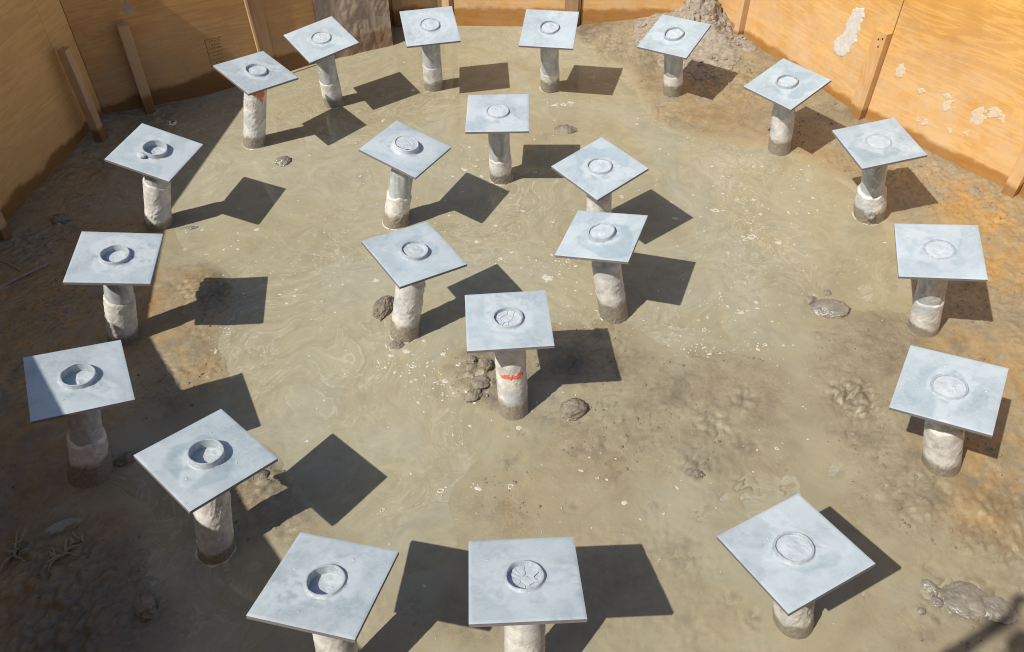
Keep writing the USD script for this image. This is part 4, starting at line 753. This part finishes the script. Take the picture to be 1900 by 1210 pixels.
clod('mud_clod', 'flat clod in the middle of the heap left of the paint-banded pile', -0.20, 3.56, (0.06, 0.055, 0.022), 5, 47)
clod('mud_clod', 'dark clod by the left edge stake', -3.66, 5.30, (0.07, 0.05, 0.05), 12, 51)
clod('mud_clod', 'crumbled clod beside the shaded foot of the leftmost pile', -2.36, 2.98, (0.06, 0.045, 0.04), 30, 53)
clod('mud_clod', 'small clod in the sunlit patch between the two left shade edges', -1.50, 2.84, (0.045, 0.035, 0.025), 10, 55)
clod('mud_clod', 'ridge of mud in the shade at the lower left', -1.93, 2.03, (0.05, 0.09, 0.035), 25, 57)
clod('mud_clod', 'small dark clod on scuffed mud between the paint-banded and the lower right piles', 1.10, 2.86, (0.055, 0.03, 0.022), -20, 59)

# mound of dried mud slid down in the right back corner
gx, gy = np.meshgrid(np.linspace(1.25, 2.62, 130), np.linspace(7.35, 9.1, 160), indexing='xy'); x, y = gx.ravel(), gy.ravel()
P = np.stack([x, y, 0 * x], 1)
ridge = np.clip(1 - np.hypot((x - 2.15) / 0.36, (y - 9.05) / 1.15) + (fbm(P * 3.1, 4, 3) - 0.5) * 0.5 * np.clip((9.1 - y) / 0.4, 0, 1), 0, 1)
hh = 0.46 * ridge ** 1.1 + (fbm(P * 3.2, 3, 5) - 0.5) * 0.16 * np.clip(ridge * 4, 0, 1)
d, i = celltree.query(np.stack([x * 0.55 + 1.0 + (fbm(P * 8, 2, 6) - .5) * .12, y * 0.55 + (fbm(P * 8 + 4, 2, 7) - .5) * .12], 1), k=2)
hh += np.clip(ridge * 4, 0, 1) * (-np.clip(1 - (d[:, 1] - d[:, 0]) / 0.02, 0, 1) * 0.05 * (fbm(P * 2.4, 2, 9) > 0.45) + ((i[:, 0] * 7919) % 97 / 97.0 - 0.5) * 0.035) + (fbm(P * 13, 5, 10) - .5) * 0.09 * np.clip(ridge * 4, 0, 1)
skirt = np.clip(1 - np.hypot((x - 2.0) / 0.62, (y - 8.6) / 1.0) + (fbm(P * 3.7, 3, 19) - .5) * .5, 0, 1)
hh = hh + skirt * 0.11 + np.clip(skirt * 5, 0, 1) * (fbm(P * 13, 5, 20) - .5) * 0.04
z = np.where((ridge > 0) | (skirt > 0), mud_low(x, y) + hh, mud_low(x, y) - 0.05)
mo = np.array([2.1, 8.5, 0.0])
t = thing('mud_mound', 'mound of cracked grey-brown dried mud slumped in the right back corner', 'mound', mo)
obj('slumped_mud', (np.stack([x, y, z], 1), grid_faces(160, 130)), 'mound_soil', t, local=mo)

# crumbs of dry soil on the mound and loose grit on the emergent mud
base_blobs = [blob((1, 0.8, 0.6), 200 + k, sub=1, amp=0.35) for k in range(8)]
def scatter(points, sizes, seed):
    rr_ = np.random.default_rng(seed); V, Fc, k = [], [], 0
    for (px, py, pz), sz in zip(points, sizes):
        v, f = base_blobs[rr_.integers(8)]; a_ = rr_.uniform(0, 360)
        V.append(turn(v * sz, a_) + [px, py, pz]); Fc.append(f + k); k += len(v)
    return np.vstack(V), np.vstack(Fc)
rr_ = np.random.default_rng(31)
sel = rr_.choice(np.nonzero((ridge > 0.04) | (skirt > 0.08))[0], 420, replace=False)
szs = np.minimum(0.035, 0.009 * np.exp(rr_.normal(size=420) * 0.6))
obj('soil_crumbs', scatter(np.stack([x[sel], y[sel], z[sel] + szs * 0.2], 1), szs, 3), 'mound_soil', t, local=mo, smooth=False).SetCustomDataByKey('kind', 'stuff')
px = rr_.uniform(-3.9, 4.1, 30000); py = rr_.uniform(1.6, 8.6, 30000)
keep = (mud_low(px, py) > 0.008) & (np.hypot(px - .05, py - 4.7) < 4.0) & (fbm(np.stack([px, py, 0 * px], 1) * 2.3, 3, 88) > 0.50)
px, py = px[keep][:4200], py[keep][:4200]; szs = np.minimum(0.016, 0.0036 * np.exp(rr_.normal(size=len(px)) * 0.55))
tag(obj('mud_grit', scatter(np.stack([px, py, mud_height(px, py) + szs * 0.15], 1), szs, 5), 'clod_mud', smooth=False), 'loose grit and crumbs of mud strewn over the emergent ground', 'grit', kind='stuff')

# sticks, tile and withered plant
def stick(name, label, a, b, r, mat, cat='stick'):
    a, b = np.array(a, float), np.array(b, float); ax = b - a; ln = np.linalg.norm(ax); e, f, d = frame(ax)
    bendv = np.array([0, 0, 1.0])
    s = np.linspace(0, 1, 14); th = np.linspace(0, 2 * PI, 8, endpoint=False)
    V = np.vstack([a + ax * k + bendv * 0.02 * math.sin(k * 3) * 0.4 + np.outer(np.cos(th) * r, e) + np.outer(np.sin(th) * r, f) for k in s])
    caps = np.array([[0, i, i + 1] for i in range(1, 7)] + [[13 * 8, 13 * 8 + i + 1, 13 * 8 + i] for i in range(1, 7)])
    g = grid_faces(14, 8, True); F3 = np.vstack([g[:, [0, 1, 2]], g[:, [0, 2, 3]], caps])
    t = thing(name, label, cat, a); obj('shaft', (V, F3), mat, t, local=a); return t
stick('stick', 'long thin pale stick lying on the shaded mud at the left edge', (-3.92, 4.31, 0.055), (-3.525, 4.75, 0.055), 0.0075, 'grey_stick')
stick('stick', 'short thin stick above the long one on the shaded mud at the left edge', (-3.87, 4.76, 0.07), (-3.70, 4.665, 0.06), 0.006, 'grey_stick')
stick('stick', 'pale splinter half sunk beside the reddish mud behind the cracked patch', (-2.52, 4.69, 0.012), (-2.44, 4.58, 0.006), 0.006, 'grey_stick')
to = np.array([-3.19, 6.81, 0.012])
t = thing('plastic_clip', 'small square white plastic clip floating in the shade near the left wall', 'clip', to)
m, uv = box(to + [-0.032, -0.034, -0.004], [0.062, 0.012, 0], [-0.012, 0.062, 0.004], [0, 0, 0.012], bevel=0.002); obj('plate', m, 'white_plastic', t, local=to)
m, uv = box(to + [-0.022, 0.002, 0.009], [0.038, 0.014, 0], [-0.004, 0.010, 0], [0, 0, 0.008], bevel=0.001); obj('latch', m, 'black_plastic', t, local=to)
m, uv = box(to + [-0.016, -0.014, 0.009], [0.020, -0.006, 0], [0.004, 0.010, 0], [0, 0, 0.006], bevel=0.001); obj('latch', m, 'black_plastic', t, local=to)

def withered(label, x, y, n, ln, seed, lie=0.3):
    rg = random.Random(seed); o = np.array([x, y, float(mud_low(np.array([x]), np.array([y]))[0]) + 0.005]); t = thing('withered_plant', label, 'plant', o)
    for k in range(n):
        az = rg.uniform(0, 2 * PI); el = rg.uniform(0.25, 1.2) * lie * 3; l_ = ln * rg.uniform(0.6, 1.15); w = rg.uniform(0.006, 0.012)
        s = np.linspace(0, 1, 10); dr = np.array([math.cos(az), math.sin(az), 0]); sd = np.array([-dr[1], dr[0], 0])
        cen = o + np.outer(l_ * s * math.cos(min(el, 1.3)), dr) + np.outer(l_ * (math.sin(min(el, 1.3)) * s - 0.75 * s ** 2 * math.sin(min(el, 1.3))) , [0, 0, 1]) + np.outer(np.sin(s * 4 + k) * 0.012, sd)
        wd = w * np.sin(np.clip(s * 0.93 + 0.07, 0, 1) * PI) ** 0.7 * (1 + 0.25 * np.sin(s * 23 + k))
        V = np.vstack([np.stack([cen[i] - sd * wd[i], cen[i] + [0, 0, 0.003], cen[i] + sd * wd[i], cen[i] - [0, 0, 0.002]]) for i in range(10)])
        obj('leaf', (V, grid_faces(10, 4, True)), 'dry_stalk', t, local=o)
    return t
withered('pale withered weed with curled leaves at the left edge of the shaded mud', -2.72, 2.33, 16, 0.17, 3, 0.5)
withered('flattened withered weed right of the larger one on the shaded mud', -2.47, 2.30, 8, 0.12, 9, 0.2)
withered('sparse withered sprig just below the boot print', -2.42, 2.40, 6, 0.08, 12, 0.35)

# foam: flecks, ringlets and scum lines drifting on the water (nobody could count them)
rf = np.random.default_rng(77); parts = []
def fleck(x, y, r, asp, ang, hole=False, hgt=0.003):
    n = 12; th = np.linspace(0, 2 * PI, n, endpoint=False)
    rr = r * (1 + (rf.random(n) - 0.5) * 0.7)
    c, s = math.cos(ang), math.sin(ang); z0 = max(0.0, float(mud_height(np.array([x]), np.array([y]), detail=False)[0]))
    def rowp(k, z): px, py = np.cos(th) * rr * k, np.sin(th) * rr * k * asp; return np.stack([x + px * c - py * s, y + px * s + py * c, np.full(n, z0 + z)], 1)
    if hole: V = np.vstack([rowp(1, 0.0005), rowp(0.86, hgt), rowp(0.70, hgt), rowp(0.56, 0.0005)]); parts.append((V, grid_faces(4, n, True)))
    else: V = np.vstack([rowp(1, 0.0005), rowp(0.75, hgt * 0.8), rowp(0.3, hgt), rowp(0.01, hgt)]); parts.append((V, grid_faces(4, n, True)))
def water_ok(x, y): return mud_low(np.array([x]), np.array([y]))[0] < 0.012
cl = [(-0.45, 5.3, .7, 70), (0.6, 4.6, .5, 60), (0.2, 4.7, .35, 40), (1.9, 5.3, .6, 90), (2.4, 5.7, .5, 50), (1.6, 4.3, .5, 50), (-1.3, 4.7, .9, 80), (-0.6, 3.8, .35, 40), (0.9, 5.6, .7, 60), (-0.3, 6.2, .5, 50), (0.6, 7.1, .5, 36), (1.6, 6.4, .5, 50), (-1.8, 6.0, .8, 50), (-1.0, 7.5, .8, 40), (-1.9, 4.6, .4, 50), (0.3, 3.6, .6, 40), (0.9, 3.3, .8, 60), (0, 2.5, 1.0, 60), (1.8, 3.6, .7, 40), (1.5, 2.4, .9, 30), (-1.2, 3.3, .7, 20), (-1.1, 5.6, .6, 50), (2.9, 4.5, .5, 20), (-2.4, 4.9, .4, 30)]
for x, y, s, n in cl:
    for k in range(int(n * 1.15)):
        px, py = x + rf.normal() * s * 0.6, y + rf.normal() * s * 0.6
        if np.hypot(px - .05, py - 4.7) > 3.8 or not water_ok(px, py): continue
        r = min(0.024, 0.0043 * math.exp(rf.normal() * 0.62))
        fleck(px, py, r, rf.uniform(0.45, 1), rf.uniform(0, PI), hole=r > 0.009 and rf.random() < 0.25)
for x, y, r in ((0.274, 4.631, .045), (0.01, 4.928, .02), (-0.671, 3.736, .03), (-0.465, 3.849, .022), (-0.72, 3.875, .028), (0.772, 4.721, .022), (-0.761, 5.065, .02), (0.354, 4.143, .012), (-0.074, 4.851, .02), (-1.009, 4.607, .022), (1.926, 5.104, .035), (2.125, 5.035, .028), (1.665, 4.246, .026), (1.768, 3.925, .018), (0.6, 7.194, .03), (0.439, 7.144, .035), (0.52, 7.15, .03), (-0.44, 3.60, .02), (-0.35, 3.72, .022), (-2.0, 4.2, .016), (-1.99, 4.05, .016), (-0.42, 2.75, .02), (-0.2, 2.76, .022), (-0.75, 2.62, .016), (1.35, 5.35, .026), (1.7, 5.45, .03), (2.05, 5.6, .02), (-0.4, 6.05, .026), (-0.25, 5.95, .022), (-0.5, 5.95, .016), (0.1, 5.45, .02), (0.35, 5.3, .016)):
    fleck(x, y, r, rf.uniform(0.55, 0.85), rf.uniform(-0.6, 0.6), hole=rf.random() < 0.35, hgt=0.004)
    for k in range(4): fleck(x + rf.normal() * r * 1.6, y + rf.normal() * r * 1.3, r * rf.uniform(.15, .4), .7, rf.uniform(0, 3))
lines = [[(-0.708, 3.736), (-0.58, 3.745), (-0.485, 3.677), (-0.452, 3.544), (-0.399, 3.43), (-0.359, 3.318), (-0.336, 3.189), (-0.314, 3.065)], [(-2.25, 3.80), (-2.182, 3.842), (-2.116, 3.944), (-2.055, 4.074), (-2.017, 4.154)], [(-2.2, 3.78), (-2.1, 3.80), (-2.02, 3.86), (-1.98, 3.92)], [(-0.92, 3.836), (-0.831, 3.688), (-0.717, 3.64), (-0.614, 3.476), (-0.553, 3.363)],
         [(1.246, 3.826), (1.318, 3.927), (1.454, 3.85), (1.655, 3.925), (1.704, 3.977)], [(1.116, 4.085), (1.169, 3.927), (1.297, 3.8), (1.412, 3.825)], [(-0.57, 6.307), (-0.371, 6.177), (-0.223, 6.01)], [(-0.48, 3.62), (-0.42, 3.5), (-0.38, 3.46)], [(1.75, 5.25), (1.9, 5.32), (2.05, 5.22), (1.95, 5.1), (1.8, 5.08)], [(2.3, 5.42), (2.45, 5.5), (2.6, 5.35)], [(1.3, 4.4), (1.45, 4.3), (1.6, 4.42), (1.62, 4.6)], [(0.1, 4.75), (0.3, 4.8), (0.45, 4.74), (0.5, 4.85)], [(2.05, 6.35), (2.2, 6.1), (2.45, 5.95), (2.7, 5.9)], [(-1.45, 4.75), (-1.3, 4.85), (-1.1, 4.8)], [(0.4, 4.05), (0.35, 3.9), (0.3, 3.78), (0.22, 3.66)]]
for ln_ in lines:
    q = np.array(ln_)
    for k in range(11 * (len(q) - 1)):
        tk_ = rf.random() * (len(q) - 1); i0_ = min(int(tk_), len(q) - 2); pp_ = q[i0_] + (q[i0_ + 1] - q[i0_]) * (tk_ - i0_) + rf.normal(size=2) * 0.035
        if water_ok(*pp_): fleck(pp_[0], pp_[1], min(0.02, 0.0042 * math.exp(rf.normal() * 0.6)), rf.uniform(0.4, 0.9), rf.uniform(0, PI))
for ln_ in []:
    q = np.array(ln_); tt = np.linspace(0, len(q) - 1, 18 * len(q)); px = np.interp(tt, np.arange(len(q)), q[:, 0]); py = np.interp(tt, np.arange(len(q)), q[:, 1])
    for ax_ in range(3): px[1:-1] = (px[:-2] + px[1:-1] * 2 + px[2:]) / 4; py[1:-1] = (py[:-2] + py[1:-1] * 2 + py[2:]) / 4
    N = np.stack([px * 12, py * 12, 0 * px], 1); px = px + (fbm(N, 3, 3) - .5) * .05; py = py + (fbm(N + 9, 3, 5) - .5) * .05
    w = 0.0028 * np.clip((fbm(N * 1.6 + 4, 3, 8) - 0.44) * 6, 0.02, 1.6)
    tx_, ty_ = np.gradient(px), np.gradient(py); l_ = np.hypot(tx_, ty_) + 1e-9; nx_, ny_ = -ty_ / l_, tx_ / l_
    z0 = np.maximum(0, mud_height(px, py, detail=False)) + 0.001
    V = np.vstack([np.stack([px + nx_ * w * k, py + ny_ * w * k, z0 + h_], 1) for k, h_ in ((-1, 0), (0, 0.0025), (1, 0))])
    parts.append((V, grid_faces(3, len(px))))
vv, ff, k = [], [], 0
for v, f in parts: vv.append(v); ff.append(np.vstack([f[:, [0, 1, 2]], f[:, [0, 2, 3]]]) + k); k += len(v)
F3 = np.vstack(ff); V3 = np.vstack(vv)
nrm_ = np.cross(V3[F3[:, 1]] - V3[F3[:, 0]], V3[F3[:, 2]] - V3[F3[:, 0]]); flip = nrm_[:, 2] < 0; F3[flip] = F3[flip][:, ::-1]
tag(obj('foam_flecks', (V3, F3), 'foam'), 'pale foam flecks and scum lines floating on the brown water', 'foam', kind='stuff')

# ------------------------------------------------------------------ the photographer on the bank, just behind the camera, whose shade falls into the lower right corner
import manifold3d as m3
def sphere(p, r): return m3.Manifold.sphere(r, 20).translate([float(v) for v in p])
def bone(p, q, r0, r1): return m3.Manifold.batch_hull([sphere(p, r0), sphere(q, r1)])
def merge(bs, edge=0.016, it=8):
    m = bs[0]
    for b in bs[1:]: m = m + b
    me = m.refine_to_length(edge).to_mesh(); tm = trimesh.Trimesh(me.vert_properties[:, :3], me.tri_verts, process=True)
    trimesh.smoothing.filter_taubin(tm, iterations=it); return np.array(tm.vertices), np.array(tm.faces)
po = np.array([-0.12, -0.36, 2.47])
person = thing('person', 'person in an orange vest and jeans on the bank, both hands holding up a phone', 'person', po)
def J(x, y, z): return po + np.array([x, y, z])
body = [bone(J(0, 0, 1.30), J(0, 0.02, 1.49), .075, .055), bone(J(0, 0.03, 1.50), J(0, 0.05, 1.56), .05, .05)]
body += [m3.Manifold.batch_hull([sphere(J(0, 0.045, 1.66), .088), sphere(J(0, 0.085, 1.60), .062), sphere(J(0, 0.10, 1.555), .035), sphere(J(0, 0.02, 1.64), .085)]), bone(J(0, 0.145, 1.625), J(0, 0.128, 1.665), .014, .008), bone(J(-.085, 0.04, 1.61), J(-.087, 0.035, 1.65), .014, .017), bone(J(.085, 0.04, 1.61), J(.087, 0.035, 1.65), .014, .017)]
for s in (-1, 1):
    el, wr, palm = J(s * .23, 0.15, 1.36), J(s * .125 + .13, 0.235, 1.61), J(s * .095 + .14, 0.275, 1.665)
    body += [bone(J(s * .17, 0, 1.40), el, .052, .042), bone(el, wr, .042, .028), m3.Manifold.batch_hull([sphere(wr, .026), sphere(palm + [0, 0, .028], .016), sphere(palm - [0, 0, .028], .016)])]
    for k, ln_ in enumerate((.034, .040, .037, .030)):
        a = palm + np.array([s * .004, .008, .028 - .018 * k]); b = a + np.array([-s * .006, .032, 0]); c = b + np.array([-s * ln_ * .8, .012, 0])
        body += [bone(a, b, .0095, .009), bone(b, c, .009, .0075)]
    a = palm + np.array([0, -.004, .03]); b = a + np.array([-s * .022, .0, .022]); body += [bone(a, b, .011, .009), bone(b, b + np.array([-s * .024, .012, -.012]), .009, .008)]
obj('body', merge(body, 0.010, 6), 'skin', person, local=po)
hair = m3.Manifold.batch_hull([sphere(J(0, 0.03, 1.685), .092), sphere(J(0, -0.01, 1.64), .085), sphere(J(0, -0.02, 1.59), .06)]) - m3.Manifold.cube([.3, .2, .3], True).translate([float(v) for v in J(0, 0.175, 1.58)])
obj('hair', merge([hair], 0.014, 5), 'hair', person, local=po)
vest = [m3.Manifold.batch_hull([sphere(J(-.145, 0, 1.38), .075), sphere(J(.145, 0, 1.38), .075), sphere(J(-.11, 0.01, 1.15), .10), sphere(J(.11, 0.01, 1.15), .10)]), m3.Manifold.batch_hull([sphere(J(-.11, 0.01, 1.15), .10), sphere(J(.11, 0.01, 1.15), .10), sphere(J(-.10, 0, .92), .105), sphere(J(.10, 0, .92), .105)])]
for s in (-1, 1): vest.append(bone(J(s * .165, 0, 1.40), J(s * .215, 0.11, 1.37), .068, .056))
obj('vest', merge(vest, 0.02, 8), 'vest', person, local=po)
legs = [m3.Manifold.batch_hull([sphere(J(-.09, 0, .92), .10), sphere(J(.09, 0, .92), .10), sphere(J(-.09, 0, .82), .10), sphere(J(.09, 0, .82), .10)])]
for s in (-1, 1): legs += [bone(J(s * .095, 0, .84), J(s * .11, 0.03, .47), .092, .062), bone(J(s * .11, 0.03, .47), J(s * .115, 0, .09), .064, .052)]
obj('jeans', merge(legs, 0.02, 8), 'denim', person, local=po)
for s in (-1, 1): obj('boot', merge([m3.Manifold.batch_hull([sphere(J(s * .115, -.03, .05), .05), sphere(J(s * .125, .14, .035), .038), sphere(J(s * .115, -.01, .12), .055)])], 0.015, 4), 'black_plastic', person, local=po)
ph = po + np.array([.058, 0.295, 1.628])
t = thing('phone', 'dark phone held level in both hands of the photographer', 'phone', ph)
m, uv = box(ph, [.164, 0, 0], [0, .006, .076], [0, .009, -0.0007], bevel=0.002); obj('case', m, 'black_plastic', t, local=ph)
